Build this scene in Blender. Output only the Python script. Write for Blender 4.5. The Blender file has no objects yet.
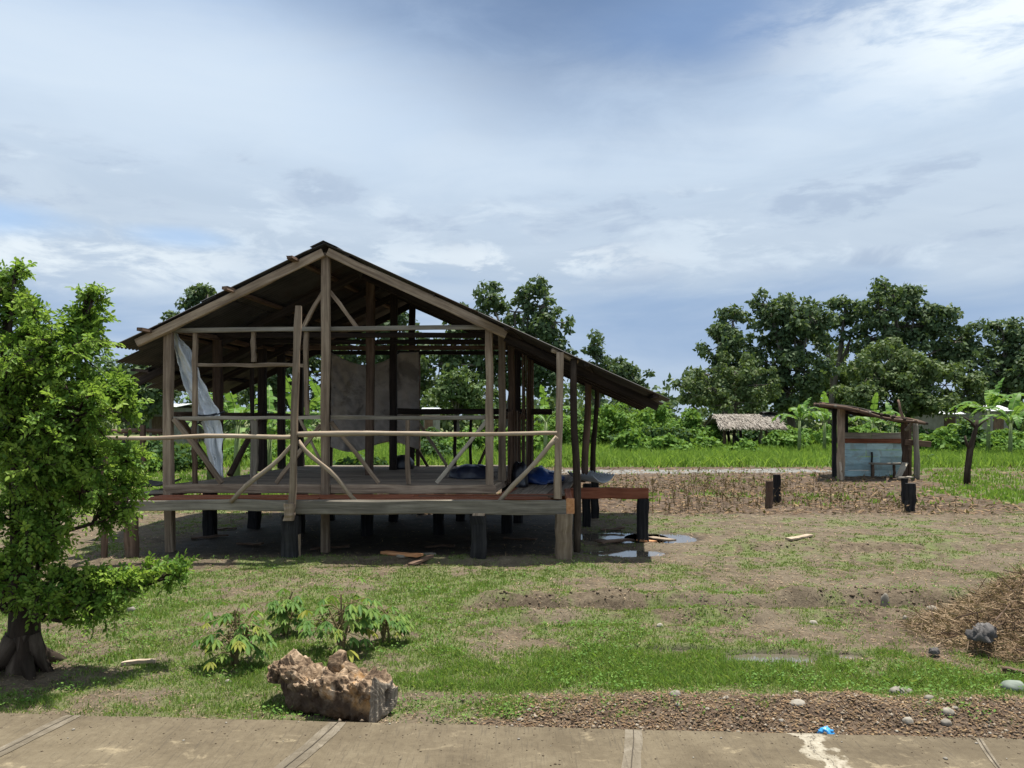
import bpy, math, random
import numpy as np
from mathutils import Vector, Matrix

random.seed(7)
rng = np.random.default_rng(11)
S = bpy.context.scene
COL = S.collection

# ------------------------------------------------------------------ camera
F = 769.0                      # focal length in pixels of a 1024 px wide picture
HY, CH = 420.0, 1.7            # horizon row, eye height
cam_d = bpy.data.cameras.new("camera")
cam_d.sensor_width = 36.0
cam_d.lens = 36.0 * F / 1024.0
cam_d.shift_y = (HY - 384.0) / 1024.0
cam_d.clip_start, cam_d.clip_end = 0.05, 3000
cam = bpy.data.objects.new("camera", cam_d)
COL.objects.link(cam)
cam.location = (0, 0, CH)
cam.rotation_euler = (math.radians(90), 0, 0)
S.camera = cam

# ------------------------------------------------------------------ exposure
S.view_settings.view_transform = 'Standard'
S.view_settings.look = 'None'
S.view_settings.exposure = 0.80
S.view_settings.gamma = 1.0
S.view_settings.use_curve_mapping = False

# ------------------------------------------------------------------ sun
to_sun = Vector((0.29, 0.36, 2.0)).normalized()
sun_d = bpy.data.lights.new("sun", 'SUN')
sun_d.energy = 5.0
sun_d.angle = math.radians(0.6)
sun_d.color = (1.0, 0.95, 0.87)
sun = bpy.data.objects.new("sun", sun_d)
COL.objects.link(sun)
sun.rotation_euler = to_sun.to_track_quat('Z', 'Y').to_euler()
sun.location = (5, 5, 30)


# ------------------------------------------------------------------ node helpers
class NT:
    def __init__(s, tree):
        s.t = tree; s.n = tree.nodes; s.l = tree.links

    def node(s, kind, **kw):
        n = s.n.new(kind)
        for k, v in kw.items():
            setattr(n, k, v)
        return n

    def put(s, sock, v):
        if v is None:
            return
        if isinstance(v, bpy.types.NodeSocket):
            s.l.new(v, sock)
        else:
            if hasattr(sock.default_value, '__len__') and hasattr(v, '__len__'):
                if len(sock.default_value) == 4 and len(v) == 3:
                    v = (*v, 1.0)
            sock.default_value = v

    def math(s, op, a, b=None, c=None, clamp=False):
        n = s.node('ShaderNodeMath', operation=op, use_clamp=clamp)
        s.put(n.inputs[0], a); s.put(n.inputs[1], b); s.put(n.inputs[2], c)
        return n.outputs[0]

    def vmath(s, op, a, b=None):
        n = s.node('ShaderNodeVectorMath', operation=op)
        s.put(n.inputs[0], a); s.put(n.inputs[1], b)
        return n.outputs[0]

    def noise(s, vec, scale, detail=4, rough=0.55, dist=0.0, out=0):
        n = s.node('ShaderNodeTexNoise')
        s.put(n.inputs['Vector'], vec)
        n.inputs['Scale'].default_value = scale
        n.inputs['Detail'].default_value = detail
        n.inputs['Roughness'].default_value = rough
        n.inputs['Distortion'].default_value = dist
        return n.outputs[out]

    def ramp(s, fac, stops, interp='LINEAR'):
        n = s.node('ShaderNodeValToRGB')
        cr = n.color_ramp
        cr.interpolation = interp
        while len(cr.elements) < len(stops):
            cr.elements.new(0.5)
        for e, (p, c) in zip(cr.elements, stops):
            e.position = p
            e.color = (*c, 1) if hasattr(c, '__len__') else (c, c, c, 1)
        s.put(n.inputs[0], fac)
        return n.outputs[0]

    def mix(s, fac, a, b, blend='MIX'):
        n = s.node('ShaderNodeMix', data_type='RGBA', blend_type=blend)
        s.put(n.inputs[0], fac); s.put(n.inputs[6], a); s.put(n.inputs[7], b)
        return n.outputs[2]

    def smooth(s, x, lo, hi):
        n = s.node('ShaderNodeMapRange', interpolation_type='SMOOTHSTEP')
        s.put(n.inputs[0], x)
        n.inputs[1].default_value = lo; n.inputs[2].default_value = hi
        return n.outputs[0]

    def comb(s, x, y, z):
        n = s.node('ShaderNodeCombineXYZ')
        s.put(n.inputs[0], x); s.put(n.inputs[1], y); s.put(n.inputs[2], z)
        return n.outputs[0]

    def sep(s, v):
        n = s.node('ShaderNodeSeparateXYZ')
        s.put(n.inputs[0], v)
        return n.outputs

    def attr(s, name, out='Vector'):
        n = s.node('ShaderNodeAttribute', attribute_name=name)
        return n.outputs[out]


# ------------------------------------------------------------------ world: clear sky behind broken cloud
W = bpy.data.worlds.new("World")
S.world = W
W.use_nodes = True
w = NT(W.node_tree)
w.n.clear()
out = w.node('ShaderNodeOutputWorld')
bg = w.node('ShaderNodeBackground')
bg.inputs['Strength'].default_value = 0.1
w.l.new(bg.outputs[0], out.inputs[0])
sky = w.node('ShaderNodeTexSky', sky_type='NISHITA')
sky.sun_disc = False
sky.sun_elevation = math.asin(to_sun.z)
sky.sun_rotation = math.atan2(to_sun.x, to_sun.y)
sky.air_density, sky.dust_density, sky.ozone_density = 1.0, 1.2, 2.0
dirv = w.node('ShaderNodeTexCoord').outputs['Generated']
sx, sy, sz = w.sep(dirv)
az = w.math('ARCTAN2', sx, sy)
hor = w.math('SQRT', w.math('ADD', w.math('MULTIPLY', sx, sx), w.math('MULTIPLY', sy, sy)))
el = w.math('ARCTAN2', sz, hor)
cv = w.comb(az, w.math('MULTIPLY', el, 2.6), 0.0)
cvs = w.comb(az, w.math('MULTIPLY', el, 6.0), 0.3)
n_big = w.noise(cv, 2.1, 5, 0.55, 0.6)
n_mid = w.noise(cv, 5.5, 7, 0.6, 0.5)
n_str = w.noise(cvs, 2.6, 6, 0.55, 0.8)
n_cum = w.noise(w.comb(az, w.math('MULTIPLY', el, 3.2), 1.7), 9.0, 9, 0.62, 0.3)
elw = w.math('ADD', el, w.math('ADD', w.math('MULTIPLY', w.math('SUBTRACT', n_big, 0.5), 0.16),
                               w.math('MULTIPLY', w.math('SUBTRACT', n_str, 0.5), 0.10)))
elw = w.math('ADD', elw, w.math('MULTIPLY', az, 0.02))
K = 7.3   # colours below are radiance; the Background multiplies by 0.1


def kc(r, g, b):
    return (r * K, g * K, b * K)


# veil of cloud: colour by height, edges warped by the noise above
veil = w.ramp(elw, [(0.0, (.40, .47, .58)), (0.07, (.28, .38, .56)), (0.135, (.29, .39, .57)), (0.185, (.44, .51, .62)),
                    (0.25, (.42, .50, .63)), (0.33, (.49, .58, .72)), (0.42, (.46, .56, .73)), (0.50, (.33, .43, .62)),
                    (0.60, (.36, .44, .58)), (0.9, (.55, .6, .68))], 'B_SPLINE')
veil = w.mix(w.math('MULTIPLY', w.smooth(n_str, .35, .75), 0.35), veil, (.60, .66, .75))
# darker slate gap high in the middle


def blob(caz, cel, raz, rel, warp=0.5):
    dx = w.math('DIVIDE', w.math('SUBTRACT', az, caz), raz)
    dy = w.math('DIVIDE', w.math('SUBTRACT', el, cel), rel)
    r = w.math('SQRT', w.math('ADD', w.math('MULTIPLY', dx, dx), w.math('MULTIPLY', dy, dy)))
    r = w.math('ADD', r, w.math('MULTIPLY', w.math('SUBTRACT', n_mid, 0.5), warp * 2))
    return w.math('SUBTRACT', 1.0, w.smooth(r, 0.15, 1.15))


veil = w.mix(w.math('MULTIPLY', blob(0.10, 0.56, 0.50, 0.24, 0.25), 0.95), veil, (.13, .20, .355))
veil = w.mix(w.math('MULTIPLY', blob(0.26, 0.465, 0.22, 0.06, 0.4), 0.6), veil, (.17, .27, .49))
veil = w.mix(w.math('MULTIPLY', blob(0.32, 0.12, 0.30, 0.07, 0.4), 0.6), veil, (.23, .33, .52))
veil = w.mix(w.math('MULTIPLY', blob(-0.42, 0.38, 0.45, 0.10, 0.5), 0.45), veil, (.60, .67, .78))
# bank of grey cumulus in the lower half
cum_m = w.math('MULTIPLY', w.smooth(w.math('ADD', n_cum, w.math('MULTIPLY', w.math('SUBTRACT', n_big, .5), .5)), .44, .58),
               w.math('MULTIPLY', w.smooth(el, .14, .20), w.math('SUBTRACT', 1.0, w.smooth(elw, .275, .30))))
cum_c = w.mix(w.smooth(n_mid, .38, .62), (.32, .39, .53), (.60, .67, .77))
veil = w.mix(w.math('MULTIPLY', cum_m, 0.55), veil, cum_c)
# white broken cloud in the upper right and low on the left
wr = w.math('MULTIPLY', blob(0.62, 0.43, 0.32, 0.12, 0.35), w.smooth(n_cum, .34, .58))
veil = w.mix(w.math('MULTIPLY', wr, .9), veil, (.80, .84, .89))
wl = w.math('MULTIPLY', blob(-0.52, 0.185, 0.30, 0.05, 0.5), w.smooth(n_cum, .40, .58))
veil = w.mix(w.math('MULTIPLY', wl, .75), veil, (.72, .77, .83))
wm = w.math('MULTIPLY', blob(0.0, 0.205, 0.30, 0.03, 0.6), w.smooth(n_cum, .46, .60))
veil = w.mix(w.math('MULTIPLY', wm, .7), veil, (.68, .73, .80))
# true blue holes show the sky texture itself
hole = w.math('MAXIMUM', w.math('MULTIPLY', blob(-0.60, 0.215, 0.11, 0.022, 0.6), 0.75),
              w.math('MULTIPLY', blob(-0.40, 0.215, 0.08, 0.016, 0.6), 0.6))
cover = w.math('SUBTRACT', 1.0, hole)
veil = w.mix(1.0, veil, (.975, 1.0, .975), 'MULTIPLY')
veilK = w.vmath('SCALE', veil)
veilK.node.inputs[3].default_value = K
w.l.new(w.mix(cover, sky.outputs[0], veilK), bg.inputs['Color'])


# ------------------------------------------------------------------ numpy noise
def _hash(ix, iy, iz, seed):
    h = (ix.astype(np.int64) * 374761393 + iy.astype(np.int64) * 668265263 + iz.astype(np.int64) * 2147483647 + seed * 974634777) & 0xFFFFFFFF
    h = ((h ^ (h >> 13)) * 1274126177) & 0xFFFFFFFF
    h = h ^ (h >> 16)
    h = (h * 2246822519) & 0xFFFFFFFF
    h = h ^ (h >> 13)
    return h / 4294967296.0


def vnoise(p, seed=0):
    p = np.asarray(p, float)
    i = np.floor(p); f = p - i; f = f * f * (3 - 2 * f)
    i = i.astype(np.int64)
    r = 0
    for dx in (0, 1):
        wx = f[..., 0] if dx else 1 - f[..., 0]
        for dy in (0, 1):
            wy = f[..., 1] if dy else 1 - f[..., 1]
            for dz in (0, 1):
                wz = f[..., 2] if dz else 1 - f[..., 2]
                r = r + wx * wy * wz * _hash(i[..., 0] + dx, i[..., 1] + dy, i[..., 2] + dz, seed)
    return r


def fbm(p, octv=4, seed=0, gain=0.5):
    p = np.asarray(p, float)
    a, t, r = 1.0, 0.0, 0.0
    for k in range(octv):
        r = r + a * vnoise(p, seed + k)
        t += a; a *= gain; p = p * 2.03 + 17.1
    return r / t


def fbm2(x, y, sc, octv=4, seed=0):
    return fbm(np.stack([np.asarray(x) * sc, np.asarray(y) * sc, np.zeros_like(np.asarray(x, float))], -1), octv, seed)


def sst(x, a, b):
    t = np.clip((x - a) / (b - a), 0, 1)
    return t * t * (3 - 2 * t)


# ------------------------------------------------------------------ placing and tagging helpers
def at(px, py, D):
    return Vector(((px - 512) / F * D, D, CH - (py - HY) / F * D))


def onground(px, py):
    D = CH * F / (py - HY)
    return Vector(((px - 512) / F * D, D, 0))


def tag(o, label=None, cat=None, group=None, kind=None):
    if label: o['label'] = label
    if cat: o['category'] = cat
    if group: o['group'] = group
    if kind: o['kind'] = kind
    return o


def empty(name, loc=(0, 0, 0), label=None, cat=None, group=None):
    o = bpy.data.objects.new(name, None)
    o.empty_display_size = 0.2
    o.location = loc
    COL.objects.link(o)
    return tag(o, label, cat, group)


def link_mesh(name, V, faces, mat, parent=None, attrs=None, smooth=False):
    """V in world coordinates; when parent is given the parent keeps its own origin"""
    V = np.asarray(V, float).reshape(-1, 3)
    if parent is not None:
        V = V - np.array(origin(parent))
        org = None
    else:
        lo = V.min(0); hi = V.max(0)
        org = np.array([(lo[0] + hi[0]) / 2, (lo[1] + hi[1]) / 2, lo[2]])
        V = V - org
    me = bpy.data.meshes.new(name)
    if isinstance(faces, np.ndarray):
        n, k = faces.shape
        me.vertices.add(len(V)); me.vertices.foreach_set('co', V.astype(np.float32).ravel())
        me.loops.add(n * k); me.loops.foreach_set('vertex_index', faces.astype(np.int32).ravel())
        me.polygons.add(n)
        me.polygons.foreach_set('loop_start', np.arange(0, n * k, k, dtype=np.int32))
        try:
            me.polygons.foreach_set('loop_total', np.full(n, k, dtype=np.int32))
        except Exception:
            pass
        me.update(calc_edges=True)
    else:
        me.from_pydata([tuple(v) for v in V], [], faces)
        me.update()
    if attrs:
        for nm, arr in attrs.items():
            arr = np.asarray(arr, np.float32)
            if arr.ndim == 1:
                a = me.attributes.new(nm, 'FLOAT', 'POINT'); a.data.foreach_set('value', arr)
            else:
                a = me.attributes.new(nm, 'FLOAT_VECTOR', 'POINT'); a.data.foreach_set('vector', arr.ravel())
    if smooth:
        me.polygons.foreach_set('use_smooth', np.ones(len(me.polygons), dtype=bool))
    me.materials.append(mat)
    o = bpy.data.objects.new(name, me)
    COL.objects.link(o)
    if parent is not None:
        o.parent = parent
    else:
        o.location = org
    return o


def origin(o):
    v = Vector(o.location)
    while o.parent is not None:
        o = o.parent
        v = v + Vector(o.location)
    return v


class MB:
    """collects beams, tubes, sheets; carries a 'grain' coordinate that runs along each piece"""
    def __init__(s):
        s.v = []; s.f = []; s.g = []; s.k = 0

    def add(s, V, Fc, G):
        b = len(s.v)
        s.v += [tuple(x) for x in V]
        s.g += [tuple(x) for x in G]
        s.f += [tuple(i + b for i in f) for f in Fc]

    def beam(s, a, b, wd, ht, up=(0, 0, 1), jit=0.006, seg=6, ch=0.12, taper=1.0, bow=0.006):
        a = Vector(a); b = Vector(b); d = (b - a); L = d.length; d.normalize()
        up = Vector(up)
        if abs(d.dot(up)) > 0.95: up = Vector((0, 1, 0)) if abs(d.y) < 0.9 else Vector((1, 0, 0))
        side = d.cross(up).normalized(); up = side.cross(d).normalized()
        off = random.uniform(0, 60)
        c = min(wd, ht) * ch
        prof = [(-wd / 2 + c, -ht / 2), (wd / 2 - c, -ht / 2), (wd / 2, -ht / 2 + c), (wd / 2, ht / 2 - c),
                (wd / 2 - c, ht / 2), (-wd / 2 + c, ht / 2), (-wd / 2, ht / 2 - c), (-wd / 2, -ht / 2 + c)]
        V, G, Fc = [], [], []
        bx, bz = random.gauss(0, bow), random.gauss(0, bow)
        for i in range(seg + 1):
            t = i / seg
            k = 1 + (taper - 1) * t
            ox = bx * math.sin(math.pi * t) + random.gauss(0, jit) * .5
            oz = bz * math.sin(math.pi * t) + random.gauss(0, jit) * .5
            for (p, q) in prof:
                jx = random.gauss(0, jit) * .6; jz = random.gauss(0, jit) * .6
                V.append(a + d * (L * t) + side * (p * k + ox + jx) + up * (q * k + oz + jz))
                G.append((L * t + off, p + off, q))
        n = 8
        for i in range(seg):
            for j in range(n):
                Fc.append((i * n + j, i * n + (j + 1) % n, (i + 1) * n + (j + 1) % n, (i + 1) * n + j))
        Fc.append(tuple(reversed(range(n)))); Fc.append(tuple(range(seg * n, seg * n + n)))
        s.add(V, [f[::-1] for f in Fc], G)
        return s

    def tube(s, pts, r0, r1=None, sides=8, jit=0.0, wob=0.0):
        pts = [Vector(p) for p in pts]
        r1 = r0 if r1 is None else r1
        off = random.uniform(0, 60)
        V, G, Fc = [], [], []
        n = len(pts); L = 0
        for i, p in enumerate(pts):
            if i: L += (p - pts[i - 1]).length
            d = (pts[min(i + 1, n - 1)] - pts[max(i - 1, 0)]).normalized()
            ref = Vector((0, 0, 1)) if abs(d.z) < 0.8 else Vector((0, 1, 0))
            x = d.cross(ref).normalized(); y = x.cross(d).normalized()
            t = i / max(1, n - 1)
            r = (r0 + (r1 - r0) * t) * (1 + random.gauss(0, wob))
            for j in range(sides):
                th = 2 * math.pi * j / sides
                rr = r * (1 + random.gauss(0, jit))
                V.append(p + x * (math.cos(th) * rr) + y * (math.sin(th) * rr))
                G.append((L + off, math.cos(th) * r + off, math.sin(th) * r))
        for i in range(n - 1):
            for j in range(sides):
                Fc.append((i * sides + j, (i + 1) * sides + j, (i + 1) * sides + (j + 1) % sides, i * sides + (j + 1) % sides))
        Fc.append(tuple(range(sides))); Fc.append(tuple(reversed(range((n - 1) * sides, n * sides))))
        s.add(V, [f[::-1] for f in Fc], G)
        return s

    def pole(s, a, b, r0, r1=None, n=9, crook=0.012, sides=9):
        a = Vector(a); b = Vector(b)
        d = (b - a).normalized()
        ref = Vector((0, 0, 1)) if abs(d.z) < 0.8 else Vector((0, 1, 0))
        x = d.cross(ref).normalized(); y = x.cross(d)
        ph = random.uniform(0, 6); ph2 = random.uniform(0, 6)
        pts = []
        for i in range(n):
            t = i / (n - 1)
            env = math.sin(math.pi * t) ** .5 if 0 < t < 1 else 0
            pts.append(a.lerp(b, t) + x * (crook * env * math.sin(5 * t + ph)) + y * (crook * env * math.sin(6.3 * t + ph2)))
        return s.tube(pts, r0, r1, sides, 0.05, 0.05)

    def grid(s, fn, nu, nv, close=False):
        V, G, Fc = [], [], []
        for i in range(nu + 1):
            for j in range(nv + 1):
                p = fn(i / nu, j / nv)
                V.append(p); G.append(tuple(Vector(p)))
        for i in range(nu):
            for j in range(nv):
                a = i * (nv + 1) + j
                Fc.append((a, a + nv + 1, a + nv + 2, a + 1))
        s.add(V, Fc, G)
        return s

    def build(s, name, mat, parent=None, smooth=False, solid=None):
        o = link_mesh(name, np.array(s.v), s.f, mat, parent, {'grain': np.array(s.g)}, smooth)
        if solid:
            m = o.modifiers.new('thickness', 'SOLIDIFY'); m.thickness = solid; m.offset = 0
        return o


# ------------------------------------------------------------------ materials
def newmat(name):
    m = bpy.data.materials.new(name)
    m.use_nodes = True
    t = NT(m.node_tree)
    t.n.clear()
    o = t.node('ShaderNodeOutputMaterial')
    p = t.node('ShaderNodeBsdfPrincipled')
    t.l.new(p.outputs[0], o.inputs[0])
    return m, t, p, o


def bump(t, p, h, strength=0.4, dist=0.01):
    b = t.node('ShaderNodeBump')
    b.inputs['Strength'].default_value = strength
    b.inputs['Distance'].default_value = dist
    t.put(b.inputs['Height'], h)
    t.l.new(b.outputs[0], p.inputs['Normal'])


def wood(name, c_dark, c_mid, c_light, rough=0.85, grain=28.0, var=0.35, stain=None, spec=0.2):
    m, t, p, o = newmat(name)
    g = t.attr('grain')
    sc = t.vmath('MULTIPLY', g, (1.6, grain, grain))
    n1 = t.noise(sc, 1.0, 5, .6, .4)
    n2 = t.noise(g, 1.7, 4, .6, .2)
    n3 = t.noise(t.vmath('MULTIPLY', g, (5, 60, 60)), 1.0, 2, .5)
    c = t.ramp(n1, [(.28, c_dark), (.5, c_mid), (.72, c_light)])
    c = t.mix(t.smooth(n2, .35, .7), c, t.mix(.55, c, c_dark))
    c = t.mix(t.math('MULTIPLY', t.smooth(n3, .62, .72), .5), c, c_dark)
    if stain:
        n4 = t.noise(g, 3.1, 5, .65, .8)
        c = t.mix(t.math('MULTIPLY', t.smooth(n4, .5, .62), .7), c, stain)
    r = t.node('ShaderNodeObjectInfo').outputs['Random']
    k = t.math('ADD', 1 - var / 2, t.math('MULTIPLY', r, var))
    hs = t.node('ShaderNodeHueSaturation')
    t.put(hs.inputs['Value'], k); t.put(hs.inputs['Color'], c)
    t.l.new(hs.outputs[0], p.inputs['Base Color'])
    p.inputs['Roughness'].default_value = rough
    p.inputs['Specular IOR Level'].default_value = spec
    bump(t, p, t.math('ADD', n1, t.math('MULTIPLY', n3, .5)), .55, .006)
    return m


M = {}
M['post'] = wood('weathered_timber', (0.115, 0.081, 0.057), (0.270, 0.203, 0.142), (0.405, 0.317, 0.230), var=.65)
M['grey'] = wood('grey_timber', (0.138, 0.121, 0.098), (0.287, 0.253, 0.201), (0.414, 0.368, 0.299), var=.65)
M['floor'] = wood('floor_boards', (0.121, 0.094, 0.072), (0.242, 0.193, 0.149), (0.363, 0.297, 0.231))
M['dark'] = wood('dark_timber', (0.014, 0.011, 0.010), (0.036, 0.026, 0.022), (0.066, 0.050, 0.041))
M['brown'] = wood('brown_timber', (0.053, 0.033, 0.024), (0.128, 0.083, 0.057), (0.210, 0.143, 0.102), var=.65)
M['burnt'] = wood('charred_timber', (.008, .008, .009), (.022, .021, .022), (.05, .048, .046))
M['red'] = wood('red_timber', (.13, .042, .022), (.27, .095, .05), (.36, .15, .085), var=.25)
M['orange'] = wood('fresh_cut_timber', (.34, .15, .065), (.50, .24, .11), (.60, .33, .17))
M['pale'] = wood('peeled_pole', (.22, .165, .115), (.38, .305, .225), (.50, .42, .33), grain=22)
M['bark'] = wood('bark', (.016, .011, .008), (.048, .034, .024), (.12, .092, .068), grain=11)
M['limb'] = wood('limb_bark', (.05, .045, .04), (.13, .115, .095), (.24, .22, .19), grain=12)
M['bluewood'] = wood('faded_blue_boards', (.24, .36, .38), (.44, .60, .62), (.56, .70, .71), stain=(.30, .36, .34))


def leafmat(name, cols, trans=0.3, rough=0.5, spec=0.35, tip=None):
    m, t, p, o = newmat(name)
    r = t.node('ShaderNodeNewGeometry').outputs['Random Per Island']
    pos = t.node('ShaderNodeTexCoord').outputs['Object']
    n = t.noise(pos, 1.3, 3)
    f = t.math('ADD', t.math('MULTIPLY', r, .72), t.math('MULTIPLY', n, .28))
    c = t.ramp(f, [(i / (len(cols) - 1), cc) for i, cc in enumerate(cols)])
    if tip:
        c = t.mix(t.math('MULTIPLY', t.attr('age', 'Fac'), 1.0, clamp=True), c, tip)
    t.put(p.inputs['Base Color'], c)
    p.inputs['Roughness'].default_value = rough
    p.inputs['Specular IOR Level'].default_value = spec
    tr = t.node('ShaderNodeBsdfTranslucent')
    t.put(tr.inputs[0], t.mix(.5, c, (.20, .30, .03)))
    ms = t.node('ShaderNodeMixShader')
    ms.inputs[0].default_value = trans
    t.l.new(p.outputs[0], ms.inputs[1]); t.l.new(tr.outputs[0], ms.inputs[2])
    t.l.new(ms.outputs[0], o.inputs[0])
    return m


M['leaf_big'] = leafmat('broad_leaves', [(.032, .058, .032), (.058, .098, .047), (.095, .14, .064), (.155, .19, .095)], .22, .6, .15)
M['leaf_mid'] = leafmat('mid_green_leaves', [(.05, .09, .03), (.075, .125, .042), (.105, .155, .055), (.14, .17, .07)], .22, .6, .15)
M['leaf_olive'] = leafmat('olive_leaves', [(.05, .082, .034), (.078, .12, .045), (.11, .15, .06), (.155, .18, .08)], .22, .6, .15)
M['leaf_bush'] = leafmat('bush_leaves', [(.045, .11, .018), (.085, .18, .028), (.13, .24, .04), (.17, .28, .05)], .35, .6, .15)
M['leaf_dark'] = leafmat('dark_bush_leaves', [(.015, .045, .014), (.03, .075, .02), (.05, .105, .028), (.07, .12, .035)], .25, .6, .15)  # deeper green foliage for the hedge and darker bushes
M['leaf_near'] = leafmat('pinnate_leaflets', [(.045, .11, .02), (.10, .21, .032), (.155, .29, .046), (.23, .36, .06)], .5, .5, .2, tip=(.30, .43, .065))
M['leaf_cassava'] = leafmat('cassava_leaves', [(0.046, 0.111, 0.029), (0.085, 0.176, 0.039), (0.143, 0.247, 0.052), (0.260, 0.325, 0.058)], .3, .55, .18, tip=(0.351, 0.312, 0.052))
M['leaf_banana'] = leafmat('banana_leaves', [(.06, .15, .028), (.095, .21, .038), (.14, .27, .05), (.21, .32, .07)], .4, .5, .2)
M['grass'] = leafmat('grass_blades', [(.085, .17, .03), (.12, .225, .04), (.15, .265, .05), (.21, .28, .07), (.34, .30, .13)], .42, .6, .15)
M['grass_dull'] = leafmat('worn_grass_blades', [(.085, .14, .035), (.115, .18, .045), (.15, .205, .055), (.20, .225, .08), (.32, .28, .15)], .35, .65, .12)
M['grass_far'] = leafmat('tall_grass', [(.12, .22, .035), (.16, .28, .045), (.20, .33, .055), (.27, .36, .08)], .45, .6, .15)
M['weed'] = leafmat('weed_leaves', [(.05, .11, .022), (.08, .165, .03), (.11, .21, .038), (.16, .24, .05)], .25, .6, .12)
M['straw'] = leafmat('dry_straw', [(.11, .072, .045), (.19, .13, .08), (.29, .21, .135), (.42, .33, .22)], .1, .8, .1)
M['stalk'] = leafmat('dry_stalks', [(.05, .032, .022), (.11, .072, .045), (.20, .13, .075), (.28, .21, .11)], .08, .85, .1)
M['thatch'] = leafmat('thatch', [(.16, .135, .115), (.24, .21, .18), (.30, .27, .235), (.37, .34, .30)], .05, .9, .1)


def simple(name, c1, c2, scale=6, rough=.8, spec=.3, b=.3, bd=.01, metal=0.0, c3=None, coords='Object', detail=6):
    m, t, p, o = newmat(name)
    pos = t.node('ShaderNodeTexCoord').outputs[coords]
    n = t.noise(pos, scale, detail, .62, .3)
    c = t.ramp(n, [(.32, c1), (.66, c2)])
    if c3:
        c = t.mix(t.smooth(t.noise(pos, scale * .37, 4, .6, .8), .52, .64), c, c3)
    t.put(p.inputs['Base Color'], c)
    p.inputs['Roughness'].default_value = rough
    p.inputs['Specular IOR Level'].default_value = spec
    p.inputs['Metallic'].default_value = metal
    bump(t, p, n, b, bd)
    return m


M['tin'] = simple('corrugated_tin', (.030, .027, .026), (.075, .07, .066), 2.2, .6, .35, .1, .004, .1, c3=(.05, .032, .024))
M['tin_white'] = simple('pale_tin', (.42, .44, .46), (.58, .60, .62), 1.5, .5, .4, .1, .004, .1)
M['tin_red'] = simple('faded_red_tin', (.40, .20, .18), (.55, .33, .30), 1.5, .5, .4, .1, .004, .1)
M['limewall'] = simple('pale_wall', (.16, .16, .14), (.26, .26, .24), 2, .8, .3)
M['silver'] = simple('silver_tarp', (.62, .65, .68), (.78, .80, .81), 3, .45, .5, .25, .02, c3=(.42, .45, .50))
M['black_tarp'] = simple('dark_sacking', (.36, .315, .275), (.54, .48, .43), 5, .7, .2, .8, .04, c3=(.25, .22, .195))
M['blue_tarp'] = simple('blue_plastic', (.008, .02, .075), (.02, .055, .19), 6, .4, .5, .4, .02)
M['black_plastic'] = simple('black_plastic', (.008, .008, .012), (.022, .022, .03), 4, .35, .5, .5, .02)
M['navy_plastic'] = simple('navy_plastic', (.008, .010, .022), (.02, .024, .045), 4, .35, .5, .5, .02)
M['rope'] = simple('rope', (.02, .02, .025), (.05, .05, .06), 20, .9)
M['stone'] = simple('river_stone', (.13, .115, .095), (.27, .245, .205), 9, .8, .3, .3, .01, c3=(.18, .14, .10))
M['stone_pale'] = simple('pale_stone', (.20, .18, .145), (.33, .30, .25), 9, .8, .3, .3, .01)
M['stone_green'] = simple('grey_green_stone', (.12, .145, .12), (.23, .26, .22), 8, .8, .3, .3, .01)
M['rag'] = simple('sky_blue_plastic', (.02, .20, .50), (.06, .36, .72), 14, .4, .5, .4, .01, c3=(.35, .55, .7))
M['rockdark'] = simple('muddy_rock', (.03, .028, .027), (.13, .12, .115), 6, .7, .3, .7, .03, c3=(.22, .21, .20))
M['woodchip'] = simple('litter', (.10, .065, .04), (.30, .22, .14), 15, .9, .1)


# log: crumbling red-brown top, darkened below along a ragged line: painted shade together with damp
def log_material():
    m, t, p, o = newmat('rotten_log')
    pos = t.node('ShaderNodeTexCoord').outputs['Object']
    z = t.sep(pos)[2]
    n1 = t.noise(pos, 9, 8, .68, .6)
    n2 = t.noise(pos, 28, 6, .65, .3)
    n3 = t.noise(pos, 4.2, 5, .6, .4)
    c = t.ramp(n1, [(.33, (.032, .021, .014)), (.44, (.13, .088, .056)), (.54, (.29, .208, .135)), (.66, (.52, .415, .31))])
    c = t.mix(t.math('MULTIPLY', t.smooth(n3, .52, .62), .6), c, (.36, .19, .06))
    c = t.mix(t.math('MULTIPLY', t.smooth(n2, .54, .62), .55), c, (.030, .020, .013))
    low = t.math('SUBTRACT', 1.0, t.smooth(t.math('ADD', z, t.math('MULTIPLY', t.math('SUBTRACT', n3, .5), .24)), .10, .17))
    c = t.mix(t.math('MULTIPLY', low, .85), c, t.mix(n2, (.02, .013, .010), (.06, .038, .026)))  # shade and damp of the underside put into the colour
    t.put(p.inputs['Base Color'], c)
    p.inputs['Roughness'].default_value = .9
    p.inputs['Specular IOR Level'].default_value = .15
    bump(t, p, t.math('ADD', n1, t.math('MULTIPLY', n2, .6)), .9, .02)
    return m


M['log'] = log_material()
M['logcut'] = wood('cut_end_grain', (0.076, 0.061, 0.048), (0.187, 0.156, 0.122), (0.323, 0.281, 0.221), grain=45)


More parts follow.
